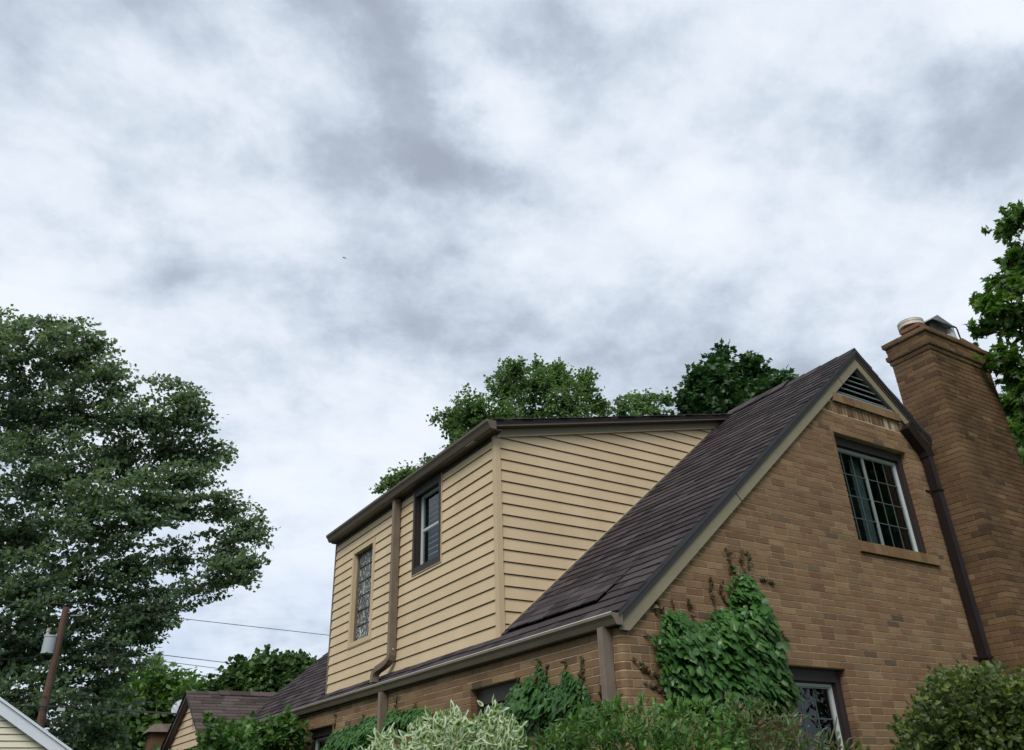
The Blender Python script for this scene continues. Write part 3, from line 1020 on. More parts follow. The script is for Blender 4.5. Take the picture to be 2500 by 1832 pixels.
z_ = ZC
downspout([(-0.052, 0.135, 1.27 + z_), (-0.052, 0.135, -1.4 + z_)], 0.075, 0.090, M_taupe, house, (1, 0, 0))
downspout([(-0.055, 4.555, 1.27 + z_), (-0.050, 4.555, -1.4 + z_)], 0.075, 0.095, M_taupe, house, (1, 0, 0))
ds = downspout([(0.085, 4.665, 3.83 + z_), (0.085, 4.665, 1.735 + z_), (0.080, 4.680, 1.685 + z_), (0.062, 4.725, 1.645 + z_), (0.035, 4.80, 1.610 + z_), (0.005, 4.875, 1.580 + z_), (-0.012, 4.915, 1.545 + z_), (-0.018, 4.93, 1.50 + z_), (-0.02, 4.93, 1.43 + z_)], 0.072, 0.092, M_taupe, house, (1, 0, 0))
mb = MB(); mb.tube([(0.082, 4.612, 1.80 + z_), (0.082, 4.604, 1.80 + z_)], 0.010, 8); mb.build('bracket_screw', M_white, ds)


def strap(o, x0, x1, y0, z0, m=M_dkbrown):
    mb = MB()
    mb.box(x0 - .004, x1 + .004, y0 - .008, y0, z0 - .012, z0 + .012)
    mb.box(x0 - .01, x0 - .003, y0 - .008, -0.001, z0 - .012, z0 + .012); mb.box(x1 + .003, x1 + .01, y0 - .008, -0.001, z0 - .012, z0 + .012)
    mb.box(x0 - .075, x0 - .003, -0.008, -0.0005, z0 - .015, z0 + .015); mb.box(x1 + .003, x1 + .075, -0.008, -0.0005, z0 - .015, z0 + .015)
    mb.tube([(x0 - .045, -.008, z0), (x0 - .045, -.016, z0)], .008, 6); mb.tube([(x1 + .045, -.008, z0), (x1 + .045, -.016, z0)], .008, 6)
    mb.build('strap', m, o)


dsp = downspout([(5.222, -0.070, 3.74 + z_), (5.222, -0.070, -1.45 + z_)], 0.100, 0.098, M_dkbrown, house, (0, 1, 0), ridges=3)
strap(dsp, 5.170, 5.275, -0.120, 3.27 + z_); strap(dsp, 5.170, 5.275, -0.120, 1.29 + z_)
# boxed leader running down beneath the right rake to the downspout
mb = MB(); mb.sweep([(-.082, -.056), (.082, -.056), (.082, .056), (-.082, .056)], [(4.955, -0.058, 4.095 + z_), (5.225, -0.062, 3.80 + z_), (5.24, -0.064, 3.72 + z_)], (0, 1, 0))
mb.build('leader_box', M_dkbrown, house)

# chimney top -------------------------------------------------------
zt = CT + ZC
mb = MB()
mb.prism([(5.44, -.41, zt), (6.92, -.41, zt), (6.92, .19, zt), (5.44, .19, zt)], [(5.50, -.35, zt + .05), (6.86, -.35, zt + .05), (6.86, .12, zt + .05), (5.50, .12, zt + .05)])
mb.build('crown_mortar', M_stone, chimney)
mb = MB(); mb.box(5.47, 5.74, -.345, -.05, zt + .065, zt + .115); mb.box(5.50, 5.72, -.32, -.08, zt + .0, zt + .066)
mb.build('flue_tile', M_terra, chimney)
mb = MB()
def ring(c, r, z0, z1, n=28, r2=None):
    r2 = r2 or r
    A = [(c[0] + r * math.cos(2 * math.pi * i / n), c[1] + r * math.sin(2 * math.pi * i / n), z0) for i in range(n)]
    B = [(c[0] + r2 * math.cos(2 * math.pi * i / n), c[1] + r2 * math.sin(2 * math.pi * i / n), z1) for i in range(n)]
    return A, B
c0 = (5.66, -0.14)
pot = MB().prism(*ring(c0, .125, zt + .11, zt + .185)).build('flue_pot', M_terra, chimney)
mb = MB(); mb.prism(*ring(c0, .172, zt + .175, zt + .19)); mb.prism(*ring(c0, .168, zt + .19, zt + .225)); mb.prism(*ring(c0, .173, zt + .225, zt + .235)); mb.prism(*ring(c0, .168, zt + .235, zt + .26)); mb.prism(*ring(c0, .172, zt + .26, zt + .268, r2=.15))
mb.build('pot_cap', M_cream, pot)
# rain hood: mesh sides, folded dark metal lid
hx0, hx1, hy0, hy1 = 5.80, 6.20, -0.36, -0.02
hb = zt + .05
mb = MB()
for i in range(15):                                     # wire mesh cage
    t = hx0 + .03 + (hx1 - hx0 - .06) * i / 14
    mb.box(t - .003, t + .003, hy0 + .02, hy0 + .026, hb, hb + .20)
    t2 = hy0 + .03 + (hy1 - hy0 - .06) * i / 14
    mb.box(hx0 + .02, hx0 + .026, t2 - .003, t2 + .003, hb, hb + .16)
for i in range(9):
    zz = hb + .01 + i * .022
    mb.box(hx0 + .02, hx1 - .02, hy0 + .019, hy0 + .027, zz - .002, zz + .002)
    mb.box(hx0 + .019, hx0 + .027, hy0 + .02, hy1 - .02, zz - .002, zz + .002)
mb.box(hx0 + .05, hx1 - .05, hy0 + .05, hy1 - .05, hb, hb + .18)
hood = mb.build('spark_guard', M_galv, chimney)
mb = MB()
xm, zp = (hx0 + hx1) / 2 - .02, hb + .315
for (xa, za) in ((hx0 - .05, hb + .17), (hx1 + .08, hb + .20)):
    A = [(xa, hy0 - .05, za), (xm, hy0 - .02, zp), (xm, hy1 + .02, zp), (xa, hy1 + .05, za)]
    mb.prism(A, [(p[0], p[1], p[2] + .006) for p in A])
A = [(hx0 - .05, hy0 - .05, hb + .17), (xm, hy0 - .02, zp), (hx1 + .08, hy0 - .05, hb + .20)]
mb.prism(A, [(p[0], p[1] + .004, p[2]) for p in A])
mb.build('rain_hood', M_galv, chimney)
mb = MB(); mb.box(5.99, 6.20, -.44, -.26, zt + .004, zt + .030); mb.box(6.01, 6.18, -.42, -.28, zt + .030, zt + .044)
mb.build('liner_plate', M_white, chimney)
mb = MB(); mb.prism(*ring((6.32, -.29), .085, zt + .03, zt + .27, r2=.078)); mb.prism([(6.19, -.42, zt + .02), (6.45, -.42, zt + .02), (6.45, -.17, zt + .02), (6.19, -.17, zt + .02)], [(6.23, -.38, zt + .055), (6.41, -.38, zt + .055), (6.41, -.20, zt + .055), (6.23, -.20, zt + .055)])
lin = mb.build('flue_liner', M_white, chimney, smooth=False)
mb = MB(); mb.prism(*ring((6.32, -.29), .083, zt + .268, zt + .276)); mb.build('liner_rim', M_drip, chimney)
mb = MB(); mb.sweep([(-.012, -.006), (.012, -.006), (.012, .006), (-.012, .006)], [(6.33, -.375, zt + .285), (6.40, -.375, zt + .285), (6.425, -.37, zt + .26), (6.44, -.37, zt + .04)], (0, 1, 0)); mb.build('liner_strap', M_black, chimney)
mb = MB(); mb.prism([(6.36, -.44, zt + .0), (6.80, -.44, zt + .0), (6.80, -.1, zt), (6.36, -.1, zt)], [(6.36, -.43, zt + .075), (6.80, -.43, zt + .03), (6.80, -.1, zt + .05), (6.36, -.1, zt + .09)])
mb.build('capstone', M_brickc, chimney)

# vent ---------------------------------------------------------------
mb = MB()
mb.prism([(3.64, 0.10, 4.27 + ZC), (4.90, 0.10, 4.27 + ZC), (XR, 0.10, 4.82 + ZC)], [(3.64, 0.115, 4.27 + ZC), (4.90, 0.115, 4.27 + ZC), (XR, 0.115, 4.82 + ZC)])
vent = mb.build('gable_vent', M_black, gable_wall.parent)
zz = 4.335
while zz < 4.70:
    hw = (4.758 - zz) / SL - 0.015
    if hw > 0.03:
        mb = MB()
        A = [(XR - hw, -0.000, zz), (XR - hw, 0.055, zz + .055), (XR - hw, 0.058, zz + .047), (XR - hw, 0.004, zz - .010)]
        mb.prism([(p[0], p[1], p[2] + ZC) for p in A], [(2 * XR - p[0], p[1], p[2] + ZC) for p in A])
        mb.build('louvre', M_greyv, vent)
    zz += 0.076
mb = MB()
mb.box(3.66, 4.93, -0.022, 0.06, 4.276 + ZC, 4.298 + ZC); 
mb.build('vent_sill', M_greyv, vent)
mb = MB()
A = [(4.86, 0.0, 4.30 + ZC), (XR + .0, 0.0, 4.765 + ZC), (XR - .02, 0.0, 4.735 + ZC), (4.82, 0.0, 4.30 + ZC)]
mb.prism(A, [(p[0], p[1] + .03, p[2]) for p in A]); mb.build('vent_frame', M_drip, vent)

# ---------------- windows in brick
def window(P, u0, u1, z0, z1, parent, cols, rows, casing, inset=0.10, two=False, rail=None, glass_in=0.05, head=0.11, jambs=(0.05, 0.085), curtain=None, blind=None, sill=True, fr=0.022, muntins=True, name='window'):
    def bx(mb, a, b, d0, d1, c, d):
        A = [P(a, d0, c), P(b, d0, c), P(b, d0, d), P(a, d0, d)]
        B = [P(a, d1, c), P(b, d1, c), P(b, d1, d), P(a, d1, d)]
        mb.prism(A, B)
    mb = MB()
    bx(mb, u0 + .001, u1 - .001, -inset + .02, -inset - .05, z1 - head, z1 - .001)
    bx(mb, u0 + .001, u0 + jambs[0], -inset + .02, -inset - .05, z0 + .001, z1 - head)
    bx(mb, u1 - jambs[1], u1 - .001, -inset + .02, -inset - .05, z0 + .001, z1 - head)
    bx(mb, u0 + .001, u1 - .001, -inset + .03, -inset - .05, z0 + .001, z0 + .035)
    # stepped inner stop
    bx(mb, u1 - jambs[1] - .02, u1 - jambs[1], -inset - .01, -inset - .05, z0 + .035, z1 - head)
    bx(mb, u0 + jambs[0], u1 - jambs[1] - .02, -inset - .012, -inset - .05, z1 - head - .015, z1 - head)
    w = mb.build(name, casing, parent)
    a, b, c, d = u0 + jambs[0] + .004, u1 - jambs[1] - .022, z0 + .038, z1 - head - .018
    gd = -inset - glass_in
    mb = MB()                                             # white outer frame, mitred look from two steps
    for k_, (f0, f1, dd) in enumerate(((0, fr * .45, .030), (fr * .45, fr, .018))):
        bx(mb, a + f0, a + f1, gd + dd, gd - .01, c + f0, d - f0); bx(mb, b - f1, b - f0, gd + dd, gd - .01, c + f0, d - f0)
        bx(mb, a + f1, b - f1, gd + dd, gd - .01, c + f0, c + f1); bx(mb, a + f1, b - f1, gd + dd, gd - .01, d - f1, d - f0)
    mb.build('frame', M_white, w)
    a += fr; b -= fr; c += fr; d -= fr
    sashes = [(a, b, c, d)]
    if two:
        m_ = (a + b) / 2
        mb = MB(); bx(mb, m_ - .007, m_ + .007, gd + .012, gd - .01, c, d); mb.build('mullion', M_greyv, w)
        sashes = [(a, m_ - .007, c, d), (m_ + .007, b, c, d)]
    if rail is not None:
        mb = MB(); bx(mb, a, b, gd + .014, gd - .012, rail - .012, rail + .012); mb.build('meeting_rail', M_white, w)
        sashes = [(a, b, c, rail - .012), (a, b, rail + .012, d)]
    for (p, q, r, s) in sashes:
        mb = MB()
        for (x_, y_, z_0, z_1) in ((p, p + .015, r, s), (q - .015, q, r, s), (p + .015, q - .015, r, r + .015), (p + .015, q - .015, s - .015, s)):
            bx(mb, x_, y_, gd + .006, gd - .012, z_0, z_1)
        mb.build('sash', M_greyv, w)
        nc, nr = cols, rows
        p += .015; q -= .015; r += .015; s -= .015
        for i in range(nc):
            for j in range(nr):
                pa, pb = p + (q - p) * i / nc, p + (q - p) * (i + 1) / nc
                ra, rb = r + (s - r) * j / nr, r + (s - r) * (j + 1) / nr
                mb = MB(); mb.add([P(pa, gd, ra), P(pb, gd, ra), P(pb, gd, rb), P(pa, gd, rb)], [(0, 1, 2, 3)]); mb.build('pane', M_glass, w)
        if muntins:
            for i in range(1, nc):
                t = p + (q - p) * i / nc
                mb = MB(); bx(mb, t - .0055, t + .0055, gd + .004, gd - .006, r, s); mb.build('muntin', M_munt, w)
            for j in range(1, nr):
                t = r + (s - r) * j / nr
                mb = MB(); bx(mb, p, q, gd + .005, gd - .005, t - .0055, t + .0055); mb.build('muntin', M_munt, w)
    if curtain:
        ca, cb_ = curtain
        n = 14
        mb = MB(); A = []; B = []
        for i in range(n + 1):
            t = ca + (cb_ - ca) * i / n
            A.append(P(t, gd - .09 + .012 * math.sin(i * 1.9), c - .02)); B.append(P(t, gd - .09 + .012 * math.sin(i * 1.9), d + .02))
        mb.add(A + B, [(i, i + 1, n + 2 + i, n + 1 + i) for i in range(n)])
        mb.build('curtain', M_curt, w, smooth=True)
    if blind:
        ba, bb, bc, bd = blind
        z = bc
        while z < bd:
            mb = MB(); o_ = .022
            A = [P(ba, gd - .025, z), P(ba, gd - .06, z + .030), P(ba, gd - .062, z + .027), P(ba, gd - .027, z - .003)]
            B = [P(bb, gd - .025, z), P(bb, gd - .06, z + .030), P(bb, gd - .062, z + .027), P(bb, gd - .027, z - .003)]
            mb.prism(A, B); mb.build('blind_slat', M_blind, w)
            z += .075
    dpth = 0.55
    A = [P(u0 - .25, gd - .13, z0 - .2), P(u1 + .25, gd - .13, z0 - .2), P(u1 + .25, gd - .13, z1 + .12), P(u0 - .25, gd - .13, z1 + .12)]
    B = [P(u0 - .25, gd - dpth, z0 - .2), P(u1 + .25, gd - dpth, z0 - .2), P(u1 + .25, gd - dpth, z1 + .12), P(u0 - .25, gd - dpth, z1 + .12)]
    mb = MB(); mb.add(A + B, [(4, 5, 6, 7), (0, 1, 5, 4), (1, 2, 6, 5), (2, 3, 7, 6), (3, 0, 4, 7)]); mb.build('room_liner', M_room, w)  # added dark liner box so the panes look into darkness
    return w


window(PG, 3.503, 4.885, 2.43, 3.735, house, 3, 4, M_casing, two=True, head=0.10, jambs=(0.03, 0.075), curtain=(4.02, 4.20))
window(PG, 1.95, 2.79, -0.26, 1.055, house, 3, 4, M_casing, head=0.11, jambs=(0.04, 0.075))
window(PS, 1.52, 2.47, -0.26, 1.055, house, 3, 4, M_casing, head=0.15, jambs=(0.05, 0.05))
window(PS, 6.34, 7.37, -0.26, 1.055, house, 3, 4, M_casing, head=0.10, jambs=(0.05, 0.05), muntins=False)

# ================================================================== DORMER
Dopen = [(5.505, 6.335, 2.068, 3.515), (3.425, 4.232, 2.648, 3.86)]
mb = MB()
br = sorted({2.12, 7.06} | {v for o in Dopen for v in (o[0] + .03, o[1] - .03)})
strips(mb, br, solid_for([(a + .03, b - .03, c + .03, d - .03) for a, b, c, d in Dopen], 1.30, 0), PD, -0.004, -0.09, lambda u: 3.84)
zr = lambda x: 3.945 + 0.245 * (x - .06)
for yy0, yy1 in ((2.116, 2.19), (6.98, 7.055)):
    A = [(0.17, yy0, 1.35 + ZC), (0.17, yy0, 3.86 + ZC), (XR - .02, yy0, 4.86 + ZC), (XR - .02, yy0, 4.80 + ZC)]
    mb.prism(A, [(p[0], yy1, p[2]) for p in A])
dormer = mb.build('dormer', M_casing, house)

# dark room box behind the dormer windows
def clip(poly, nx, nz, c):
    """keep nx*x+nz*z <= c"""
    out = []
    for i in range(len(poly)):
        a, b = poly[i], poly[(i + 1) % len(poly)]
        da, db = nx * a[0] + nz * a[1] - c, nx * b[0] + nz * b[1] - c
        if da <= 0: out.append(a)
        if (da < 0 < db) or (db < 0 < da):
            t = da / (da - db); out.append((a[0] + t * (b[0] - a[0]), a[1] + t * (b[1] - a[1])))
    return out


def board(P, poly, zb, h, parent, name='siding_board', wob=0.0):
    if len(poly) < 3: return
    d = lambda z: 0.004 + 0.017 * (1 - min(max((z - zb) / h, 0), 1))
    A = [P(u, d(z) + wob, z) for u, z in poly]
    B = [P(u, -0.003, z) for u, z in poly]
    mb = MB().prism(A, B)
    mb.build(name, M_side, parent)


EX = 0.1343
zb = 1.669 - EX
rows = []
while zb < 3.83:
    rows.append(zb); zb += EX
for zb in rows:
    for (a, b, c, d) in rect_sub((2.165, 7.075, zb, min(zb + EX, 3.835)), Dopen, 0.01, 0.004):
        # boards butt behind the downspout so the joint is hidden
        parts_ = [(a, b)] if not (a < 4.665 < b) else [(a, 4.665), (4.667, b)]
        sm_ = random.uniform(2.9, 3.3) if random.random() < .35 else random.uniform(5.0, 6.8)
        parts_ = [q for (p_, r_) in parts_ for q in ([(p_, sm_ - .0008), (sm_ + .0008, r_)] if p_ + .3 < sm_ < r_ - .3 and random.random() < .5 else [(p_, r_)])]
        for (p, q) in parts_:
            dd_ = d - .009 if abs(d - (zb + EX)) < .002 else d + .002
            poly = [(p, c), (q, c), (q, dd_), (p, dd_)]
            poly = clip(poly, 0, -1, -1.515)
            board(PD, poly, zb, EX, dormer, wob=random.uniform(-.0006, .0014))
EXC = 0.1327
zb = 1.677 - EXC
while zb < 4.72:
    poly = [(0.185, zb), (4.3, zb), (4.3, zb + EXC - .009), (0.185, zb + EXC - .009)]
    poly = clip(poly, SL, -1, SL * 0 - (Rz(0) + 0.012))         # above the roof: z >= Rz(x)
    poly = clip(poly, -0.2407, 1, 3.80 - 0.2407 * 0.187)        # below the rake board
    if len(poly) >= 3: board(PC, poly, zb, EXC, dormer)
    zb += EXC
# corner post (near) and thin post (far), J-channel along the roof
mb = MB(); mb.box(0.138, 0.20, 2.088, 2.168, 1.515 + ZC, 3.835 + ZC); mb.build('corner_post', M_post, dormer)
mb = MB(); mb.box(0.136, 0.146, 2.160, 2.1655, 1.55 + ZC, 3.83 + ZC); mb.box(0.196, 0.2015, 2.084, 2.088, 1.60 + ZC, 3.80 + ZC); mb.build('post_bead', M_post, dormer)
mb = MB(); mb.box(0.138, 0.20, 7.072, 7.100, 1.50 + ZC, 3.83 + ZC); mb.build('corner_post', M_taupe, dormer)
mb = MB()
A = [PC(0.20, .022, Rz(.20) + .012), PC(3.93, .022, Rz(3.93) + .012), PC(3.93, .022, Rz(3.93) + .036), PC(0.20, .022, Rz(.20) + .036)]
mb.prism(A, [(p[0], 2.12, p[2]) for p in A]); mb.build('cheek_channel', M_post, dormer)
mb = MB()
A = [(x, 2.02, Rz(x) + .016 + ZC) for x in (0.16, 3.95)] + [(x, 2.105, Rz(x) + .030 + ZC) for x in (3.95, 0.16)]
mb.prism(A, [(p[0], p[1], p[2] - .006) for p in A])
mb.build('step_flashing', M_drip, dormer)
# cheek rake: light frieze board, shaded soffit, fascia, drip and dormer roof
z1 = lambda x: 3.80 + 0.2407 * (x - .187)
mb = MB()
A = [(0.150, 2.072, z1(.150) - .004), (4.10, 2.072, z1(4.10)), (4.10, 2.072, z1(4.10) + .094), (0.150, 2.072, z1(.150) + .094)]
A = [(p[0], p[1], p[2] + ZC) for p in A]; mb.prism(A, [(p[0], 2.108, p[2]) for p in A])
mb.build('frieze_board', M_rake, dormer)
mb = MB()
A = [(0.150, 2.066, z1(.150) - .012), (4.0, 2.066, z1(4.0) - .008), (4.0, 2.066, z1(4.0) + .004), (0.150, 2.066, z1(.150) + .0)]
A = [(p[0], p[1], p[2] + ZC) for p in A]; mb.prism(A, [(p[0], 2.10, p[2]) for p in A]); mb.build('frieze_bead', M_post, dormer)
mb = MB()
A = [(0.085, 1.972, z1(.085) + .090), (4.20, 1.972, z1(4.2) + .090), (4.20, 1.972, z1(4.2) + .125), (0.085, 1.972, z1(.085) + .125)]
A = [(p[0], p[1], p[2] + ZC) for p in A]; mb.prism(A, [(p[0], 2.12, p[2]) for p in A]); mb.build('soffit', M_brown, dormer)
mb = MB()
A = [(0.070, 1.962, z1(.07) + .118), (4.24, 1.962, z1(4.24) + .118), (4.24, 1.962, z1(4.24) + .152), (0.070, 1.962, z1(.07) + .152)]
A = [(p[0], p[1], p[2] + ZC) for p in A]; mb.prism(A, [(p[0], 1.972, p[2]) for p in A]); mb.build('drip_edge', M_drip, dormer)
mb = MB()
zr2 = lambda x: z1(x) + .158
A = [(0.055, 1.957, zr2(.055) - .03), (XR, 1.957, zr2(XR) - .03), (XR, 1.957, zr2(XR)), (0.055, 1.957, zr2(.055))]
A = [(p[0], p[1], p[2] + ZC) for p in A]; mb.prism(A, [(p[0], 7.09, p[2]) for p in A]); droof = mb.build('dormer_roof', M_deck, house)
n2 = math.hypot(1, .2407)


def PDR(u, s, h):
    x = 0.02 + s / n2
    return (x, u, zr2(x) + h + .002 + ZC)


XDR = lay_shingles(PDR, 1.945, 7.10, 0, (XR - 0.0) * n2)
join_tpl('dormer_shingles', XDR, ST, M_shin, droof)
# dark box soffit over the front wall + frieze strip
mb = MB(); mb.box(0.060, 0.165, 1.972, 7.09, 3.815 + ZC, 3.835 + ZC); mb.box(0.140, 0.158, 2.168, 7.09, 3.775 + ZC, 3.815 + ZC); mb.box(0.062, 0.080, 1.972, 7.09, 3.82 + ZC, 3.93 + ZC)
mb.build('eave_soffit', M_casing, dormer)
gutter(0.072, 3.922, 0.125, 0.105, 1.952, 7.05, dormer, M_brown)
mb = MB(); mb.box(0.0, 0.05, 2.35, 2.55, 3.806 + ZC, 3.8145 + ZC); mb.build('gutter_clip', M_taupe, dormer)

# glass-block window ---------------------------------------------------
mb = MB()
def bxP(mb, P, a, b, d0, d1, c, d):
    mb.prism([P(a, d0, c), P(b, d0, c), P(b, d0, d), P(a, d0, d)], [P(a, d1, c), P(b, d1, c), P(b, d1, d), P(a, d1, d)])
def casing(P, a, b, c, d, wa, d0, d1, m, parent, name, bead=None):
    mb = MB()
    bxP(mb, P, a, a + wa, d0, d1, c, d); bxP(mb, P, b - wa, b, d0, d1, c, d)
    bxP(mb, P, a + wa, b - wa, d0, d1, c, c + wa); bxP(mb, P, a + wa, b - wa, d0, d1, d - wa, d)
    return mb.build(name, m, parent)
gw = casing(PD, 5.505, 6.335, 2.072, 3.512, .062, .026, -.06, M_post, house, 'glass_block_window')
casing(PD, 5.495, 6.345, 2.060, 3.522, .014, .020, .0, M_post, gw, 'outer_bead')
casing(PD, 5.567, 6.273, 2.134, 3.450, .014, -.035, -.09, M_taupe, gw, 'inner_frame')
M_gblock = bpy.data.materials.new('glass_block'); M_gblock.use_nodes = True
nt = M_gblock.node_tree; bs = nt.nodes['Principled BSDF']
geo = N(nt, 'ShaderNodeNewGeometry')
mp = N(nt, 'ShaderNodeMapping'); mp.inputs['Scale'].default_value = (17, 17, 9); nt.links.new(geo.outputs['Position'], mp.inputs[0])
nz = N(nt, 'ShaderNodeTexNoise', i_Scale=1.0, i_Detail=2.5, i_Distortion=2.4); nt.links.new(mp.outputs[0], nz.inputs['Vector'])
cr = ramp(nt, [(0.0, (0.020, 0.024, 0.024)), (0.46, (0.035, 0.042, 0.042)), (0.53, (0.22, 0.24, 0.23)), (0.57, (0.05, 0.055, 0.055)), (0.64, (0.62, 0.65, 0.62))])
nt.links.new(nz.outputs['Fac'], cr.inputs[0]); nt.links.new(cr.outputs[0], bs.inputs['Base Color'])
bs.inputs['Roughness'].default_value = 0.18; bs.inputs['Specular IOR Level'].default_value = 0.6
bp = N(nt, 'ShaderNodeBump', i_Strength=1.0, i_Distance=0.03); nt.links.new(nz.outputs['Fac'], bp.inputs['Height']); nt.links.new(bp.outputs[0], bs.inputs['Normal'])
for j in range(6):
    c_, d_ = 2.148 + 0.2155 * j, 2.148 + 0.2155 * (j + 1) - 0.012
    mb = MB()
    a_, b_ = 5.582, 6.258
    A = [PD(a_, -.075, c_), PD(b_, -.075, c_), PD(b_, -.075, d_), PD(a_, -.075, d_)]
    B = [PD(a_ + .012, -.062, c_ + .012), PD(b_ - .012, -.062, c_ + .012), PD(b_ - .012, -.062, d_ - .012), PD(a_ + .012, -.062, d_ - .012)]
    mb.prism(A, B); mb.build('glass_block', M_gblock, gw)
mb = MB(); bxP(mb, PD, 5.57, 6.27, -.076, -.08, 2.14, 3.45); mb.build('block_mortar', M_drip, gw)
# double-hung window with its dark brown surround
dw = casing(PD, 3.432, 4.225, 2.655, 3.812, .052, .034, -.08, M_casing, house, 'double_hung_window')
mb = MB(); bxP(mb, PD, 3.484, 4.173, .030, -.08, 3.70, 3.76); mb.build('head_board', M_casing, dw)
mb = MB(); bxP(mb, PD, 3.484, 4.173, .028, -.07, 2.707, 2.735); mb.build('sill', M_casing, dw)
casing(PD, 3.420, 4.237, 2.643, 3.800, .012, .030, .0, M_post, dw, 'outer_bead')
window(PD, 3.484, 4.173, 2.700, 3.745, house, 1, 1, M_casing, inset=0.02, rail=3.225, head=0.03, jambs=(.012, .03), glass_in=.05, blind=(3.46, 4.02, 2.80, 3.62), name='sash_window', fr=.014)

# ================================================================== FOLIAGE TOOLS
def fan(pts, zc_=0.0, curl=0.0):
    """leaf template from an outline in (x across, y along); first vertex is the centre. returns V, tri F, rim flag"""
    c = np.mean(pts, axis=0)
    V = [(c[0], c[1], zc_)] + [(p[0], p[1], curl * (p[0] ** 2 * 2 + (p[1] - .5) ** 2)) for p in pts]
    n = len(pts)
    F = [(0, 1 + i, 1 + (i + 1) % n) for i in range(n)]
    return np.array(V), np.array(F), np.array([0.0] + [1.0] * n)


def fold(pts, w=0.10):
    """outline folded along its midrib"""
    V, F, R = fan(pts)
    V[:, 2] = -np.abs(V[:, 0]) * w * 4
    V[:, 2] -= (V[:, 1] - .4) ** 2 * 0.35
    return V, F, R


T_simple = (np.array([(0, 0, 0), (.38, .45, -.10), (0, 1, -.12), (-.38, .5, -.10)]), np.array([(0, 1, 2), (0, 2, 3)]), np.array([1., 1, 1, 1]))
T_round = fold([(0, 0), (.32, .12), (.46, .42), (.30, .78), (0, 1.0), (-.30, .78), (-.46, .42), (-.32, .12)])
T_lance = fold([(0, 0), (.17, .22), (.20, .48), (.11, .78), (0, 1.0), (-.11, .78), (-.20, .48), (-.17, .22)], 0.14)
T_ivy = fold([(0, .04), (.20, -.02), (.44, .16), (.46, .40), (.27, .46), (.22, .74), (0, 1.0), (-.22, .74), (-.27, .46), (-.46, .40), (-.44, .16), (-.20, -.02)], 0.09)
T_star = fold([(0, .0), (.16, .06), (.34, -.04), (.30, .16), (.58, .26), (.40, .36), (.46, .60), (.24, .54), (.16, .70), (0, 1.05), (-.16, .70), (-.24, .54), (-.46, .60), (-.40, .36), (-.58, .26), (-.30, .16), (-.34, -.04), (-.16, .06)], 0.06)
T_needle = (np.array([(0, 0, 0), (.10, .3, 0), (0, 1, 0), (-.10, .3, 0)]), np.array([(0, 1, 2), (0, 2, 3)]), np.array([1., 1, 1, 1]))


def unit(a):
    return a / (np.linalg.norm(a, axis=-1, keepdims=True) + 1e-9)


def leaf_frames(P, D, Nn, size):
    """P (n,3) base, D leaf direction, Nn normal hint, size (n,)"""
    D = unit(D)
    X = unit(np.cross(D, Nn)); Z = np.cross(X, D)
    M = np.stack([X, D, Z], axis=2) * size[:, None, None]
    return np.concatenate([M, P[:, :, None]], axis=2)      # (n,3,4)


def leaves_mesh(name, M, T, mat):
    V, F, R = T
    n = len(M)
    VV = np.einsum('nij,kj->nki', M[:, :, :3], V) + M[:, None, :, 3]
    FF = F[None] + (np.arange(n) * len(V))[:, None, None]
    me = np_mesh(name, VV.reshape(-1, 3), FF.reshape(-1, 3), mat, smooth=False)
    if R.min() < 1:
        at_ = me.attributes.new('rim', 'FLOAT', 'POINT')
        at_.data.foreach_set('value', np.tile(R, n).astype(np.float32))
    return me


def one_leaf(T, mat, seed=0):
    V, F, R = T
    r = np.random.default_rng(seed)
    V = V * np.array([r.uniform(.9, 1.1), 1, r.uniform(.6, 1.7)]) 
    me = np_mesh('leaf', V, F, mat)
    if R.min() < 1:
        at_ = me.attributes.new('rim', 'FLOAT', 'POINT'); at_.data.foreach_set('value', R.astype(np.float32))
    return me


def foliage(root, M, T, mat, name='leaves', singles=0):
    """the `singles` largest-looking leaves in the photo become parts of their own, the rest one stuff part"""
    n = len(M)
    if singles:
        c = M[:, :, 3]
        q = (c - CAM) @ MR.T
        dep = -q[:, 2]
        px = 1250 - FPX * q[:, 0] / q[:, 2]; py = 916 + FPX * q[:, 1] / q[:, 2]
        sz = np.linalg.norm(M[:, :, 1], axis=1)
        area = np.abs(np.einsum('ij,ij->i', unit(M[:, :, 2]), unit(c - CAM)))
        sc = np.where((px > 5) & (px < 2495) & (py < 1820) & (py > 0), sz / dep * (0.3 + area) * (1 + 0.0), -1)
        # nearest layer first
        sc = sc / (dep ** 1.5)
        order = np.argsort(-sc)
        top = order[:singles]
        meshes = [one_leaf(T, mat, k) for k in range(5)]
        for k, i in enumerate(top):
            obj('leaf', meshes[k % 5], root, mat=Matrix([list(M[i][0]), list(M[i][1]), list(M[i][2]), [0, 0, 0, 1]]))
        M = M[order[singles:]]
        name = 'remaining_leaves'
    return obj(name, leaves_mesh(name, M, T, mat), root, kind='stuff')


def rnd_unit(n):
    return unit(rng.normal(size=(n, 3)))


def in_poly(pts, poly):
    x, y = pts[:, 0], pts[:, 1]
    inside = np.zeros(len(pts), bool)
    n = len(poly)
    for i in range(n):
        x1, y1 = poly[i]; x2, y2 = poly[(i + 1) % n]
        c = ((y1 > y) != (y2 > y)) & (x < (x2 - x1) * (y - y1) / (y2 - y1 + 1e-9) + x1)
        inside ^= c
    return inside


def sample_poly(poly, n):
    p = np.array(poly, float)
    lo, hi = p.min(0), p.max(0)
    out = np.zeros((0, 2))
    while len(out) < n:
        q = lo + rng.random((n * 2, 2)) * (hi - lo)
        out = np.concatenate([out, q[in_poly(q, poly)]])
    return out[:n]


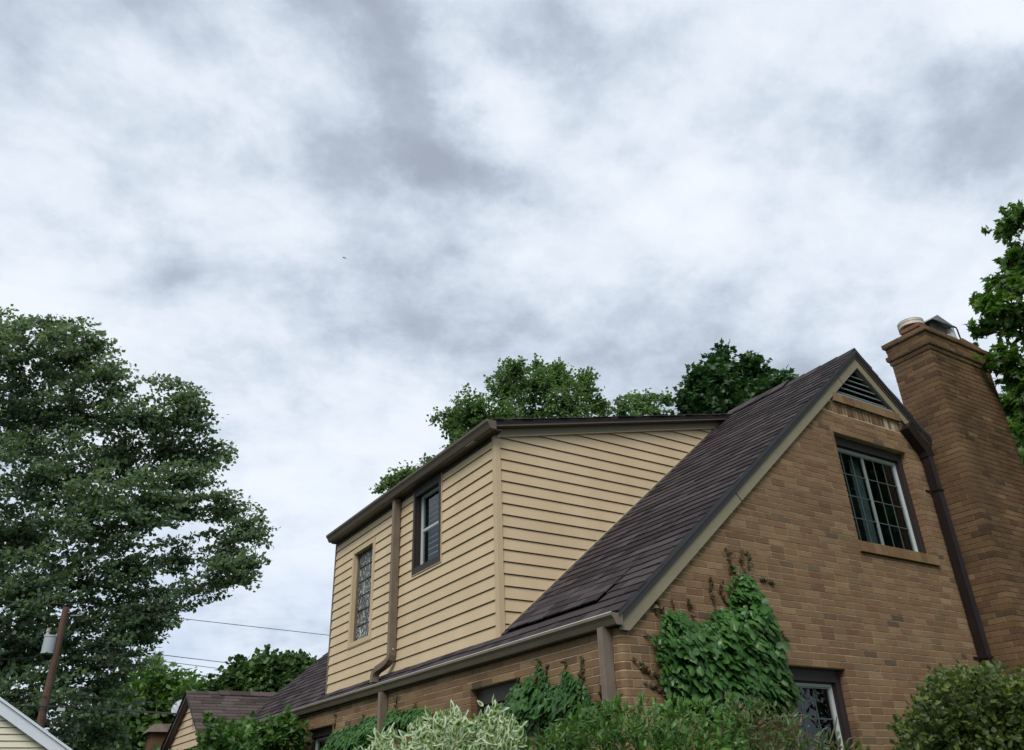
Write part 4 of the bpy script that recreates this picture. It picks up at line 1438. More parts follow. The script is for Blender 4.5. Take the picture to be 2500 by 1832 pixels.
def limb(mb, a, b, r0, r1, sag=0.08, n=5, sides=6):
    a = np.array(a, float); b = np.array(b, float)
    L_ = np.linalg.norm(b - a)
    w = rng.normal(size=3) * L_ * sag
    pts = []; rad = []
    for i in range(n + 1):
        t = i / n
        p = a + (b - a) * t + w * math.sin(math.pi * t) + rng.normal(size=3) * L_ * 0.012 * (0 < i < n)
        pts.append(p); rad.append(r0 + (r1 - r0) * t)
    mb.tube(pts, rad, sides)
    return pts


def tree(name, label, lobes, dist, base_px, leaf, T, mat, n_cl, per_cl, cl_r, wind=(0, 0, 0.25), trunk_r=0.25, group=None, depth=0.9, twigs=0.25, shell=2.2, singles=0, droop=0.0, fork=None, flat=0.55, wid=0.30, bark=None, cat='tree', spikes=(), lobe_k=1.0, drop=0):
    """lobes: (px, py, rpx[, dd]) read off the photograph and placed at their real distance"""
    cs = []; rs = []
    for lb in lobes:
        dd = lb[3] if len(lb) > 3 else rng.uniform(-1, 1) * 0.05 * dist
        c = at(lb[0], lb[1] + drop, dist + dd)
        cs.append(c); rs.append(lb[2] * (dist + dd) / FPX * 1.02)
    cs = np.array(cs); rs = np.array(rs) * lobe_k
    base = at(base_px[0], base_px[1], dist); base[2] = 0
    root = thing(name, label, cat, tuple(base), group)
    mb = MB()
    zf = cs[:, 2].min() * 0.55 if fork is None else fork
    tp = limb(mb, base, (base[0] + rng.normal() * .3, base[1] + rng.normal() * .3, zf), trunk_r, trunk_r * .72, 0.02, 6, 8)
    top = tp[-1]
    # main limbs head for groups of lobes; secondary limbs to each lobe
    order = np.argsort(np.linalg.norm(cs - top, axis=1))
    nodes = [(np.array(top), trunk_r * .6)]
    for i in order:
        c = cs[i]
        dists = [np.linalg.norm(c - nd[0]) + (0.8 * max(0, nd[0][2] - c[2])) for nd in nodes]
        j = int(np.argmin(dists)); a, ra = nodes[j]
        r1 = max(0.012, ra * 0.62)
        tgt = c - np.array([0, 0, rs[i] * .2])
        pts = limb(mb, a, tgt, ra * .85, r1 * .55, 0.07, 5, 6)
        nodes.append((np.array(pts[3]), max(ra * .70, 0.02))); nodes.append((np.array(pts[-1]), r1 * .6))
        for _ in range(int(4 + 5 * twigs * 4)):
            d = rnd_unit(1)[0]; d[2] = abs(d[2]) * .8 + .1
            s_ = np.array(pts[rng.integers(2, 6)])
            limb(mb, s_, c + d * rs[i] * rng.uniform(.3, .75), max(r1 * .28, .010), .005, 0.05, 4, 4)
    w = rs ** 1.75; w /= w.sum()
    idx = rng.choice(len(cs), n_cl, p=w)
    d = rnd_unit(n_cl)
    u = rng.random(n_cl) ** (1 / shell)
    view = unit(cs[idx] - CAM)
    off = d * (u * rs[idx])[:, None]
    off -= view * (np.einsum('ij,ij->i', off, view) * (1 - depth))[:, None]
    cc = cs[idx] + off
    # ragged outline: push a share of clusters outwards
    k = rng.random(n_cl) < 0.16
    cc[k] += d[k] * (rs[idx][k] * rng.uniform(.05, .30, k.sum()))[:, None]
    axis = unit(d + np.array(wind) + rng.normal(size=(n_cl, 3)) * .35)
    if len(spikes):
        sx = []; wd = unit(np.array(wind))
        for (sx_, sy_) in spikes:
            tp_ = at(sx_, sy_ + drop * .5, dist + rng.uniform(-.03, .03) * dist)
            dr_ = unit(wd + rng.normal(size=3) * .16)
            for k_ in range(6): sx.append((tp_ - dr_ * cl_r * (.75 + .75 * k_) + rng.normal(size=3) * cl_r * .12 * k_, dr_))
        n0 = n_cl
        cc = np.concatenate([cc, np.array([q[0] for q in sx])]); axis = np.concatenate([axis, np.array([q[1] for q in sx])]); d = np.concatenate([d, np.array([q[1] for q in sx])])
        idx = np.concatenate([idx, np.zeros(len(sx), int)]); n_cl = len(cc)
    tw = MB()
    for i in np.nonzero(rng.random(n_cl if not len(spikes) else n0) < min(1, twigs * 0.35))[0][:700]:
        s_ = cc[i] - d[i] * rs[idx[i]] * .35
        mb.tube([s_, (s_ + cc[i]) / 2 + rng.normal(size=3) * .02, cc[i]], [.010, .007, .003], 3)
    mb.build('trunk', bark or M_bark, root, smooth=True)
    ci = np.repeat(np.arange(n_cl), per_cl)
    m = len(ci)
    t = rng.random(m)
    P = cc[ci] + axis[ci] * ((t - .5) * cl_r * 2)[:, None] + rng.normal(size=(m, 3)) * cl_r * wid * np.array([1, 1, flat + .15])
    D = unit(axis[ci] * .6 + rng.normal(size=(m, 3)) * .7 + np.array([0, 0, -droop]))
    Nn = unit(rng.normal(size=(m, 3)) * .6 + np.array([0, 0, 1.0]) + d[ci] * .5)
    sz = leaf * rng.uniform(.65, 1.25, m)
    M = leaf_frames(P, D, Nn, sz)
    if singles: foliage(root, M, T, mat, singles=singles)
    else: obj('crown', leaves_mesh('crown', M, T, mat), root)
    return root


# ================================================================== TREES
tree('silver_maple', 'tall dark green maple with windswept limbs behind the wooden utility pole', [
    (40, 860, 95), (150, 850, 80), (215, 850, 60), (255, 900, 55), (225, 812, 22), (20, 800, 35), (130, 805, 32),
    (60, 1000, 150), (200, 980, 110), (300, 935, 34), (300, 1000, 60), (370, 1010, 62), (460, 985, 46), (485, 1010, 30), (440, 960, 30),
    (120, 1150, 150), (290, 1110, 120), (420, 1080, 80), (500, 1090, 48), (545, 1090, 16), (520, 1120, 18), (440, 1140, 42),
    (60, 1290, 150), (230, 1240, 130), (370, 1210, 100), (430, 1225, 46), (535, 1195, 20), (555, 1230, 34), (600, 1270, 34), (640, 1285, 18),
    (560, 1320, 48), (600, 1360, 36), (540, 1375, 44), (590, 1390, 26), (430, 1345, 42), (330, 1370, 90),
    (190, 1410, 120), (60, 1440, 130), (340, 1480, 70), (400, 1465, 36), (270, 1540, 80), (130, 1560, 110), (10, 1590, 120), (320, 1585, 34), (350, 1520, 40),
    (220, 1660, 90), (90, 1700, 110), (-60, 1700, 120), (260, 1760, 70), (170, 1810, 90), (20, 1830, 110),
    (-160, 900, 150), (-190, 1150, 190), (-180, 1400, 180), (-170, 1600, 150), (-70, 820, 80)],
    38.0, (60, 1832), 0.20, T_simple, L_maple, 2900, 36, 0.50, wind=(1.6, -0.3, 0.50), trunk_r=0.6, twigs=0.6, shell=1.5, fork=4.0, flat=0.14, wid=.27, depth=.75, lobe_k=.86, drop=20,
    spikes=[(326, 892), (320, 907), (306, 872), (292, 847), (270, 826), (231, 801), (222, 785), (212, 769), (197, 790), (165, 785), (140, 778), (88, 785), (60, 792), (18, 782), (460, 932), (480, 940), (496, 947), (508, 974), (505, 1000), (523, 1025), (500, 1045), (563, 1095), (557, 1078), (548, 1110), (553, 1133), (520, 1145),
            (496, 1203), (508, 1161), (520, 1175), (538, 1167), (560, 1195), (589, 1207), (610, 1218), (629, 1231), (638, 1254), (663, 1282), (650, 1295), (630, 1300), (600, 1330), (629, 1366), (620, 1380), (627, 1394), (610, 1415), (551, 1440), (560, 1415), (498, 1430), (480, 1420), (470, 1300), (402, 1434), (453, 1462), (440, 1475), (420, 1500), (398, 1520), (370, 1570), (380, 1550), (345, 1610), (330, 1640)])
tree('broadleaf_tree', 'bright green broadleaf tree mass low behind the pole and the satellite dish', [
    (330, 1720, 70), (395, 1690, 50), (290, 1780, 60), (440, 1740, 60), (390, 1790, 80), (470, 1705, 34), (250, 1830, 70), (340, 1850, 90), (460, 1810, 70), (430, 1685, 26)],
    58.0, (370, 1832), 0.38, T_simple, L_bright, 2600, 8, 0.56, trunk_r=0.35, wind=(.2, 0, .2), shell=1.8, flat=.5)
tree('broadleaf_tree', 'small bright green treetop just left of the annex ridge, beside the dark round tree', [
    (490, 1700, 26), (520, 1712, 24), (550, 1718, 26), (470, 1722, 30), (520, 1745, 44), (580, 1735, 34)],
    40.0, (510, 1832), 0.24, T_simple, L_bright, 800, 8, 0.36, trunk_r=0.2, shell=1.8)
tree('round_tree', 'dark green round tree rising behind the annex roof', [
    (600, 1665, 46), (655, 1655, 46), (715, 1640, 38), (738, 1660, 34), (555, 1690, 34), (640, 1710, 60), (720, 1710, 55), (545, 1720, 30), (740, 1625, 18), (640, 1625, 22)],
    30.0, (640, 1832), 0.17, T_round, L_dark, 1900, 8, 0.24, trunk_r=0.25, shell=1.8, singles=0)
tree('poplar_tree', 'large light green tree with small glinting leaves behind the dormer roof', [
    (1150, 1010, 58), (1105, 1040, 40), (1240, 950, 62), (1255, 905, 28), (1310, 940, 56), (1315, 898, 20), (1365, 925, 38), (1360, 898, 16), (1425, 940, 34), (1430, 915, 18), (1385, 985, 60), (1455, 985, 28), (1470, 1005, 20),
    (1210, 1040, 80), (1300, 1030, 80), (1130, 1085, 38), (1400, 1050, 70), (1060, 1020, 10), (1080, 1012, 12), (1100, 1120, 20), (1150, 1140, 50), (1250, 1130, 80),
    (960, 1175, 24), (930, 1190, 14), (990, 1160, 20), (1010, 1150, 14), (1055, 1125, 10), (1040, 1180, 50), (1100, 1220, 70), (1200, 1220, 80)],
    27.0, (1260, 1832), 0.105, T_round, L_poplar, 3100, 13, 0.20, trunk_r=0.3, twigs=.8, shell=1.6, droop=.3, fork=5.0, wid=.34, wind=(0, 0, .5))
tree('poplar_tree', 'thin small treetop poking above the middle of the dormer roof line', [
    (1520, 990, 26), (1550, 975, 24), (1580, 972, 22), (1605, 968, 18), (1625, 978, 13), (1565, 1000, 36), (1605, 1010, 26), (1515, 1010, 26), (1560, 1060, 60)],
    27.5, (1560, 1832), 0.115, T_round, L_poplar, 230, 13, 0.19, trunk_r=0.14, twigs=.8, shell=1.5, droop=.3, fork=6.0)
tree('norway_maple', 'dark dense maple crown above the right end of the dormer roof', [
    (1762, 880, 26), (1755, 915, 44), (1720, 940, 52), (1700, 965, 44), (1790, 930, 56), (1832, 895, 30), (1838, 925, 34), (1745, 985, 66), (1810, 985, 64), (1675, 1000, 26), (1760, 866, 12),
    (1870, 950, 34), (1905, 940, 28), (1925, 930, 18), (1890, 985, 60), (1780, 1060, 100), (1900, 1050, 90)],
    21.0, (1790, 1832), 0.165, T_star, L_norway, 1700, 8, 0.20, trunk_r=0.3, shell=1.8, droop=.3, fork=4.0, twigs=.2)
tree('sugar_maple', 'near maple with star shaped leaves reaching in beside the chimney top', [
    (2470, 545, 32), (2495, 520, 24), (2450, 560, 20), (2480, 600, 22), (2495, 630, 30), (2465, 635, 14), (2495, 665, 26), (2445, 680, 22), (2425, 690, 14), (2480, 700, 38), (2395, 728, 22), (2380, 735, 12), (2420, 745, 26), (2455, 755, 36), (2490, 770, 36),
    (2400, 790, 18), (2385, 815, 14), (2430, 795, 22), (2460, 805, 22), (2495, 825, 16), (2440, 870, 24), (2420, 885, 18), (2465, 890, 36), (2495, 900, 40), (2470, 930, 22), (2500, 950, 26),
    (2620, 520, 60), (2650, 650, 90), (2660, 780, 90), (2660, 920, 90), (2680, 600, 120), (2700, 800, 140), (2680, 1000, 120)],
    12.5, (2780, 1832), 0.108, T_star, L_rmaple, 1450, 7, 0.085, trunk_r=0.28, shell=1.6, droop=.45, singles=298, fork=4.5, twigs=.5)
tree('sugar_maple', 'paler green maple crown low behind the right side of the chimney', [
    (2470, 985, 30), (2495, 975, 26), (2450, 1000, 18), (2490, 1040, 50), (2500, 1110, 60), (2520, 1180, 60), (2570, 1010, 70), (2590, 1100, 90), (2600, 1250, 100), (2500, 1010, 36)],
    17.0, (2620, 1832), 0.15, T_star, L_bright, 900, 8, 0.17, trunk_r=0.22, shell=1.8, droop=.4, fork=3.0)

# street tree behind the viewpoint: the photograph shows it as the dark reflection in the gable windows
def yard_tree(x, y, h, label, n):
    c0_ = np.array([x, y, h * .56])
    root = thing('street_tree', label, 'tree', (x, y, 0))
    mb = MB(); tp = limb(mb, (x, y, 0), (x, y, h * .4), .3, .22, .02, 5, 8)
    for i in range(9):
        dv = rnd_unit(1)[0]; dv[2] = abs(dv[2]); limb(mb, tp[-1], c0_ + dv * h * .3, .12, .02, .06, 5, 5)
    mb.build('trunk', M_bark, root, smooth=True)
    d_ = rnd_unit(n) * (rng.random((n, 1)) ** .5)
    P_ = c0_ + d_ * np.array([h * .35, h * .35, h * .40])
    P_ = np.repeat(P_, 9, 0) + rng.normal(size=(n * 9, 3)) * .22
    M_ = leaf_frames(P_, rnd_unit(len(P_)), unit(rng.normal(size=(len(P_), 3)) + np.array([0, 0, 1.])), rng.uniform(.18, .34, len(P_)))
    obj('crown', leaves_mesh('crown', M_, T_simple, L_dark), root)


yard_tree(18.0, -9.2, 15.0, 'street tree right of the viewpoint, seen only as a dark reflection in the gable windows', 2300)

# thin conifer top far away
b = at(372, 1832, 62.0); b[2] = 0
root = thing('spruce_tree', 'thin sparse grey green conifer top far behind the bright trees', 'tree', tuple(b))
tz = at(382, 1600, 62.0)
mb = MB(); limb(mb, b, tz, .22, .02, 0.005, 8, 6)
Ps = []; Ds = []
for i in range(150):
    t = rng.random() ** .8
    p = b + (tz - b) * (0.55 + .45 * t)
    Lb = 1.9 * (1 - t) + .25
    a = rng.uniform(0, 2 * math.pi)
    dr = unit(np.array([math.cos(a) , math.sin(a), .9]))
    q = p + dr * Lb
    mb.tube([p, (p + q) / 2, q], [.03, .02, .01], 3)
    for _ in range(9):
        s_ = rng.random()
        Ps.append(p + dr * Lb * (.25 + .75 * s_)); Ds.append(dr + rng.normal(size=3) * .5)
mb.build('trunk', M_bark, root)
Ps = np.array(Ps); Ds = np.array(Ds)
M = leaf_frames(Ps, Ds, rnd_unit(len(Ps)), rng.uniform(.2, .4, len(Ps)))
obj('crown', leaves_mesh('crown', M, T_needle, L_conif), root)

# distant tree belt behind everything (beyond the houses, one mass)
Ps = []
for i in range(5200):
    a = rng.uniform(math.radians(-50), math.radians(120)); d_ = rng.uniform(70, 95)
    h = 3.5 + 2.4 * math.sin(a * 9) + 1.6 * math.sin(a * 23 + 1)
    Ps.append(CAM + np.array([math.sin(a) * d_, math.cos(a) * d_, -1.5 + rng.random() ** .8 * h]))
Ps = np.array(Ps)
M = leaf_frames(Ps, rnd_unit(len(Ps)), rnd_unit(len(Ps)), rng.uniform(.7, 1.6, len(Ps)))
o = obj('far_tree_belt', leaves_mesh('far_tree_belt', M, T_round, L_dark), None, kind='stuff')
o['label'] = 'low belt of far trees along the horizon'; o['category'] = 'trees'

# ================================================================== CLIMBERS AND SHRUBS
def wall_vine(name, label, poly, n, plane, leaf, T, mat, singles, thick=0.10, stems=(), tips=(), cat='vine', young=None):
    """leaves grow off a wall: plane = ('Y', 0) or ('X', 0); every leaf sits at its own place on the wall"""
    pts = sample_poly(poly, n)
    f = (lambda p, o_: onY(p[0], p[1], plane[1] - o_)) if plane[0] == 'Y' else (lambda p, o_: onX(p[0], p[1], plane[1] - o_))
    outn = np.array([0, -1, 0.]) if plane[0] == 'Y' else np.array([-1, 0, 0.])
    # distance to outline -> fuller in the middle
    P = np.array([f(p, 0.02) for p in pts])
    ctr = P.mean(0)
    e = np.array(poly, float)
    segs = np.stack([e, np.roll(e, -1, 0)], 1)
    dmin = np.full(len(pts), 1e9)
    for s_ in segs:
        a, b_ = s_
        t = np.clip(((pts - a) @ (b_ - a)) / ((b_ - a) @ (b_ - a) + 1e-9), 0, 1)
        dmin = np.minimum(dmin, np.linalg.norm(pts - (a + t[:, None] * (b_ - a)), axis=1))
    full = np.clip(dmin / 45.0, 0.12, 1.0)
    P = P + outn * (full * thick * rng.random(len(P)) ** .6 + .01)[:, None]
    side = np.cross(outn, [0, 0, 1])
    tilt = rng.normal(size=(len(P), 3)) * .35
    D = unit(np.array([0, 0, -1.0]) + side * rng.normal(size=(len(P), 1)) * .55 + outn * rng.uniform(.05, .9, (len(P), 1)) + tilt * .6)
    Nn = unit(outn + np.array([0, 0, .55]) + tilt)
    sz = leaf * rng.uniform(.42, 1.35, len(P)) * (0.6 + .4 * full)
    lo = P[np.argmin(P[:, 2])].copy(); lo = ctr.copy(); lo[2] = 0
    root = thing(name, label, cat, tuple(lo))
    M = leaf_frames(P, D, Nn, sz)
    foliage(root, M, T, mat, singles=singles)
    mb = MB()
    bx_ = ctr.copy(); bx_[2] = 0.0
    for i in range(16):                                      # woody runners up from the ground
        q = P[rng.integers(len(P))]
        b0 = np.array([ctr[0] + rng.normal() * .12 * abs(side[0]), ctr[1] + rng.normal() * .12 * abs(side[1]), 0.0]) + outn * .03
        b0 = b0 - outn * np.dot(b0 - (P[0] * 0 + 0), outn) + outn * (0.03 - (plane[1] if False else 0))
        m_ = (b0 + q) / 2 + side * rng.normal() * .12
        mb.tube([b0, m_, q], [.010, .007, .003], 4)
    YP = []; YD = []
    for tip in tips:                                         # fine shoots beyond the leafy edge
        pp = [f(np.array(t_, float), 0.012) for t_ in tip]
        mb.tube(pp, [.004] * (len(pp) - 1) + [.0015], 4)
        for a, b_ in zip(pp[:-1], pp[1:]):
            L_ = np.linalg.norm(b_ - a)
            for k in range(max(1, int(L_ / .013))):
                t = rng.random(); YP.append(a + (b_ - a) * t + outn * .008); YD.append(rng.normal(size=3) * .8 + np.array([0, 0, .1]) + side * rng.choice([-1, 1]) * .8)
    mb.build('stem', M_stem, root)
    if YP:
        YP = np.array(YP); YD = np.array(YD)
        M = leaf_frames(YP, YD, np.tile(outn, (len(YP), 1)) + rng.normal(size=(len(YP), 3)) * .4, rng.uniform(.022, .058, len(YP)))
        o_ = obj('young_leaves', leaves_mesh('young_leaves', M, T, young or L_ivyred), root, kind='stuff')
    return root


z3 = lambda x, y: (1300 + x / 3.427, 1350 + y / 3.427)
z2p = lambda x, y: (750 + x / 3.427, 1350 + y / 3.427)
gable_poly = [z3(1670, 190), z3(1700, 120), z3(1730, 170), z3(1790, 150), z3(1830, 240), z3(1890, 310), z3(1950, 420), z3(2000, 530), z3(2040, 680), z3(2080, 830), z3(2130, 1000), z3(2170, 1100), z3(2180, 1220), z3(2100, 1330), z3(1600, 1380), z3(1300, 1330), z3(1130, 1260), z3(1090, 1130), z3(1060, 1000), z3(1040, 850), z3(985, 760), z3(1000, 700), z3(1060, 660), z3(1050, 560), z3(1080, 490), z3(1150, 455), z3(1230, 480), z3(1310, 560), z3(1380, 590), z3(1440, 560), z3(1460, 490), z3(1560, 470), z3(1640, 420), z3(1620, 300)]
tips = [[z3(1680, 230), z3(1650, 90), z3(1640, 5), z3(1625, -40)], [z3(1760, 130), z3(1740, 50), z3(1745, -10)], [z3(1810, 140), z3(1800, 20), z3(1795, -25)], [z3(1540, 480), z3(1500, 360), z3(1490, 220), z3(1500, 200)], [z3(1620, 420), z3(1570, 330), z3(1590, 220)],
        [z3(1180, 470), z3(1170, 420), z3(1150, 380)], [z3(1340, 560), z3(1310, 440), z3(1310, 380)], [z3(1090, 500), z3(1050, 430), z3(1055, 390)], [z3(1040, 520), z3(1000, 410), z3(980, 370)], [z3(1080, 1040), z3(990, 1010), z3(920, 970), z3(850, 905)],
        [z3(1900, 220), z3(1950, 240), z3(2040, 255)], [z3(1100, 1180), z3(1000, 1120), z3(950, 1090)], [z3(2040, 640), z3(2100, 690), z3(2130, 760)], [z3(1010, 700), z3(960, 690), z3(930, 675)]]
wall_vine('ivy', 'big leafy green ivy climbing in a peak up the brick gable wall', gable_poly, 2300, ('Y', 0), 0.105, T_ivy, L_ivy, 298, 0.22, tips=tips)
side_poly = [z3(-200, 1180), z3(-120, 1050), z3(30, 1010), z3(70, 930), z3(110, 980), z3(160, 1110), z3(250, 1080), z3(280, 960), z3(330, 1010), z3(400, 1050), z3(470, 1120), z3(500, 1200), z3(560, 1290), z3(560, 1420), z3(-120, 1500), z3(-220, 1420), z3(-230, 1280)]
wall_vine('ivy', 'ivy clump on the side wall between the first window and the corner downspout', side_poly, 1500, ('X', 0), 0.085, T_ivy, L_ivy, 200, 0.13,
          tips=[[z3(280, 1000), z3(270, 940), z3(275, 880)], [z3(60, 1010), z3(50, 950), z3(72, 920)], [z3(420, 1080), z3(410, 960), z3(415, 850)], [z3(120, 1000), z3(110, 930)], [z3(540, 1290), z3(600, 1180), z3(560, 1100)], [z2p(1960, 1080), z2p(1955, 960), z2p(1940, 900)]])
left_poly = [z2p(110, 1660), z2p(180, 1560), z2p(230, 1490), z2p(330, 1450), z2p(440, 1420), z2p(500, 1370), z2p(600, 1360), z2p(650, 1400), z2p(700, 1300), z2p(820, 1310), z2p(960, 1290), z2p(1040, 1310), z2p(1040, 1420), z2p(760, 1480), z2p(620, 1600), z2p(560, 1720), z2p(110, 1720)]
wall_vine('ivy', 'dark ivy covering the wall around the left downspout, behind the variegated shrub', left_poly, 2300, ('X', 0), 0.10, T_ivy, L_ivy, 200, 0.16,
          tips=[[z2p(220, 1480), z2p(235, 1400), z2p(240, 1360)], [z2p(740, 1310), z2p(745, 1250), z2p(740, 1210)], [z2p(900, 1300), z2p(905, 1250)], [z2p(480, 1390), z2p(470, 1360)]])


def thicket(name, label, poly, n, dists, leaf, T, mat, singles, cat='shrub', axis=(0, 0, 1), spread=.8, stems=10, base=None, cluster=7, cr=.06, young=None, yn=0, droop=0.0, extra=(), up=.5):
    """shrub: leaf sprays scattered in depth behind its outline as surveyed from the photo, rooted in the ground"""
    nc = n // cluster
    pts = sample_poly(poly, nc)
    d0, d1 = dists(pts[:, 0]) if callable(dists) else (np.full(nc, dists[0]), np.full(nc, dists[1]))
    dist = d0 + (d1 - d0) * rng.random(nc)
    C = np.array([at(p[0], p[1], q) for p, q in zip(pts, dist)])
    C[:, 2] = np.maximum(C[:, 2], 0.05)
    ctr = C.mean(0)
    rad = unit((C - ctr) * np.array([1, 1, .6]))
    ax = unit(np.array(axis) * up + rad * .8 + rng.normal(size=(nc, 3)) * .4)
    ci = np.repeat(np.arange(nc), cluster)
    m = len(ci)
    t = rng.random(m)
    P = C[ci] + ax[ci] * (t * cr * 2)[:, None] + rng.normal(size=(m, 3)) * cr * .30
    D = unit(ax[ci] * .8 + rng.normal(size=(m, 3)) * spread + np.array([0, 0, -droop]))
    Nn = unit(np.array([0, 0, 1.0]) + rng.normal(size=(m, 3)) * .6 - (unit(ctr - CAM) * .3))
    sz = leaf * rng.uniform(.6, 1.25, m)
    b = ctr.copy(); b[2] = 0
    root = thing(name, label, cat, tuple(b))
    M = leaf_frames(P, D, Nn, sz)
    foliage(root, M, T, mat, singles=singles)
    mb = MB()
    for i in range(stems * 9):
        q = C[rng.integers(nc)]
        s0 = b + np.array([rng.normal() * .22, rng.normal() * .22, 0])
        s0[:2] += (q[:2] - s0[:2]) * .55
        mb.tube([s0, (s0 + q) / 2 + rng.normal(size=3) * .05, q], [.009, .006, .0025], 4)
    for e_ in extra:
        pp = [at(p[0], p[1], e_[0]) for p in e_[1:]]
        mb.tube(pp, [.005] * (len(pp) - 1) + [.002], 4)
    mb.build('stems', M_twig, root)
    return root


# grape-like vine spilling over the far end of the gutter
z6 = lambda x, y: (x / 2.819, 1400 + y / 2.819)
vine_poly = [z6(1090, 1270), z6(1130, 1210), z6(1200, 1160), z6(1320, 1150), z6(1390, 1110), z6(1430, 1060), z6(1425, 990), z6(1455, 960), z6(1480, 1020), z6(1560, 1050), z6(1680, 1050), z6(1760, 1030), z6(1850, 1010), z6(1900, 985), z6(1960, 1030), z6(2030, 1030), z6(2060, 1050), z6(2040, 1080), z6(2060, 1200), z6(2080, 1500), z6(1080, 1500)]
thicket('grape_vine', 'tangled green vine spilling over the far gutter end in front of the annex', [(q[0], q[1] + (40 if q[0] < 500 else 14)) for q in vine_poly], 4600, lambda x: (np.where(x < 600, 14.0, 12.9), np.where(x < 600, 15.0, 13.7)), 0.105, T_ivy, L_vine, 250, cluster=6, cr=.10, droop=.5, stems=6, cat='vine',
        extra=[(13.6, z6(1450, 1010), z6(1440, 940), z6(1455, 900)), (13.9, z6(1330, 1080), z6(1325, 1000), z6(1320, 965)), (13.9, z6(1390, 1060), z6(1350, 1010), z6(1352, 985))])
# small sprigs in front of the annex gable
sprig = [z6(1315, 1120), z6(1310, 1040), z6(1300, 1000), z6(1340, 975), z6(1360, 1030), z6(1390, 1060), z6(1400, 1110)]
var_poly = [z2p(480, 1670), z2p(540, 1560), z2p(600, 1500), z2p(625, 1440), z2p(720, 1420), z2p(765, 1385), z2p(830, 1440), z2p(900, 1400), z2p(985, 1350), z2p(1010, 1265), z2p(1100, 1245), z2p(1160, 1270), z2p(1260, 1250), z2p(1400, 1280), z2p(1460, 1250), z2p(1478, 1180), z2p(1530, 1190), z2p(1560, 1300), z2p(1640, 1270), z2p(1690, 1330), z2p(1660, 1400), z2p(1760, 1480), z2p(1790, 1600), z2p(1850, 1900), z2p(1850, 3000), z2p(600, 3000), z2p(460, 1900)]
thicket('variegated_dogwood', 'shrub with cream edged green leaves below the dormer, in front of the side wall', [(q[0] + 2, q[1] + 52) for q in var_poly], 6800, (4.35, 5.2), 0.066, T_lance, L_varieg, 298, cluster=6, cr=.038, spread=.85, up=.8)
z4p = lambda x, y: (1900 + x / 3.427, 1350 + y / 3.427)
hedge_poly = [z3(-90, 1700), z3(-60, 1560), z3(60, 1500), z3(160, 1440), z3(300, 1370), z3(420, 1300), z3(520, 1255), z3(640, 1225), z3(760, 1225), z3(900, 1240), z3(1030, 1200), z3(1130, 1190), z3(1250, 1215), z3(1400, 1235), z3(1500, 1200), z3(1570, 1220), z3(1640, 1260), z3(1700, 1330), z3(1720, 1500), z3(1800, 1800), z3(1850, 3000), z3(-100, 3000)]
thicket('hedge_shrub', 'dense glossy green shrub in front of the house corner', [(q[0], q[1] + 30) for q in hedge_poly], 12500, (4.6, 5.5), 0.054, T_lance, L_hedge, 298, cluster=7, cr=.036, spread=.9, up=.9)
red_poly = [z3(1620, 1290), z3(1700, 1200), z3(1760, 1230), z3(1850, 1200), z3(1960, 1180), z3(2056, 1180), z4p(60, 1250), z4p(140, 1300), z4p(180, 1360), z4p(260, 1430), z4p(330, 1520), z4p(400, 1500), z4p(450, 1560), z4p(560, 1580), z4p(640, 1560), z4p(720, 1640), z4p(760, 1800), z4p(800, 3000), z3(1700, 3000), z3(1640, 1500)]
thicket('red_tipped_shrub', 'shrub with reddish brown young shoots below the lower gable window', [(q[0], q[1] + 50) for q in red_poly], 5200, (4.9, 5.7), 0.054, T_lance, L_red, 250, cluster=6, cr=.055, spread=.8, up=1.0,
        extra=[(5.2, z4p(430, 1600), z4p(480, 1440), z4p(490, 1370)), (5.2, z4p(330, 1560), z4p(380, 1480), z4p(420, 1460)), (5.3, z4p(560, 1640), z4p(590, 1560), z4p(650, 1540))])
bush_poly = [z4p(960, 1430), z4p(1000, 1390), z4p(1060, 1370), z4p(1090, 1300), z4p(1150, 1250), z4p(1170, 1150), z4p(1220, 1130), z4p(1250, 1060), z4p(1235, 1010), z4p(1330, 1010), z4p(1420, 990), z4p(1560, 985), z4p(1680, 985), z4p(1760, 975), z4p(1800, 995), z4p(1900, 1010), z4p(2060, 1005), z4p(2500, 1060), z4p(2600, 2500), z4p(900, 2500), z4p(980, 1640), z4p(1060, 1590), z4p(990, 1500)]
thicket('olive_bush', 'olive green small leaved bush hiding the foot of the chimney', [(q[0] + 24, q[1] + 26) for q in bush_poly], 30000, (4.3, 5.3), 0.029, T_round, L_olive, 298, cluster=8, cr=.040, spread=1.0, up=.5,
        extra=[(4.4, z4p(1170, 1180), z4p(1250, 1310)), (4.4, z4p(1380, 1170), z4p(1480, 1260), z4p(1520, 1340)), (4.35, z4p(1400, 1150), z4p(1560, 1210))])

# ================================================================== ANNEX WING BEHIND THE HOUSE
AY, AZ, AS = 11.70, 2.065, 0.58       # ridge y, ridge height, slope
AX0 = -0.82
annex = thing('rear_annex', 'low rear wing with brown shingles and a small beige sided gable', 'house wing', (0.5, AY, 0))
az = lambda y: AZ - abs(y - AY) * AS
mb = MB()
mb.prism([(AX0 + .06, AY - 1.40, 0), (AX0 + .06, AY + 1.40, 0), (AX0 + .06, AY + 1.40, az(AY + 1.4) - .10 + ZC), (AX0 + .06, AY, AZ - .10 + ZC), (AX0 + .06, AY - 1.4, az(AY - 1.4) - .10 + ZC)],
         [(1.6, AY - 1.40, 0), (1.6, AY + 1.40, 0), (1.6, AY + 1.40, az(AY + 1.4) - .10 + ZC), (1.6, AY, AZ - .10 + ZC), (1.6, AY - 1.4, az(AY - 1.4) - .10 + ZC)])
awall = mb.build('wall', M_casing, annex)
mb = MB()
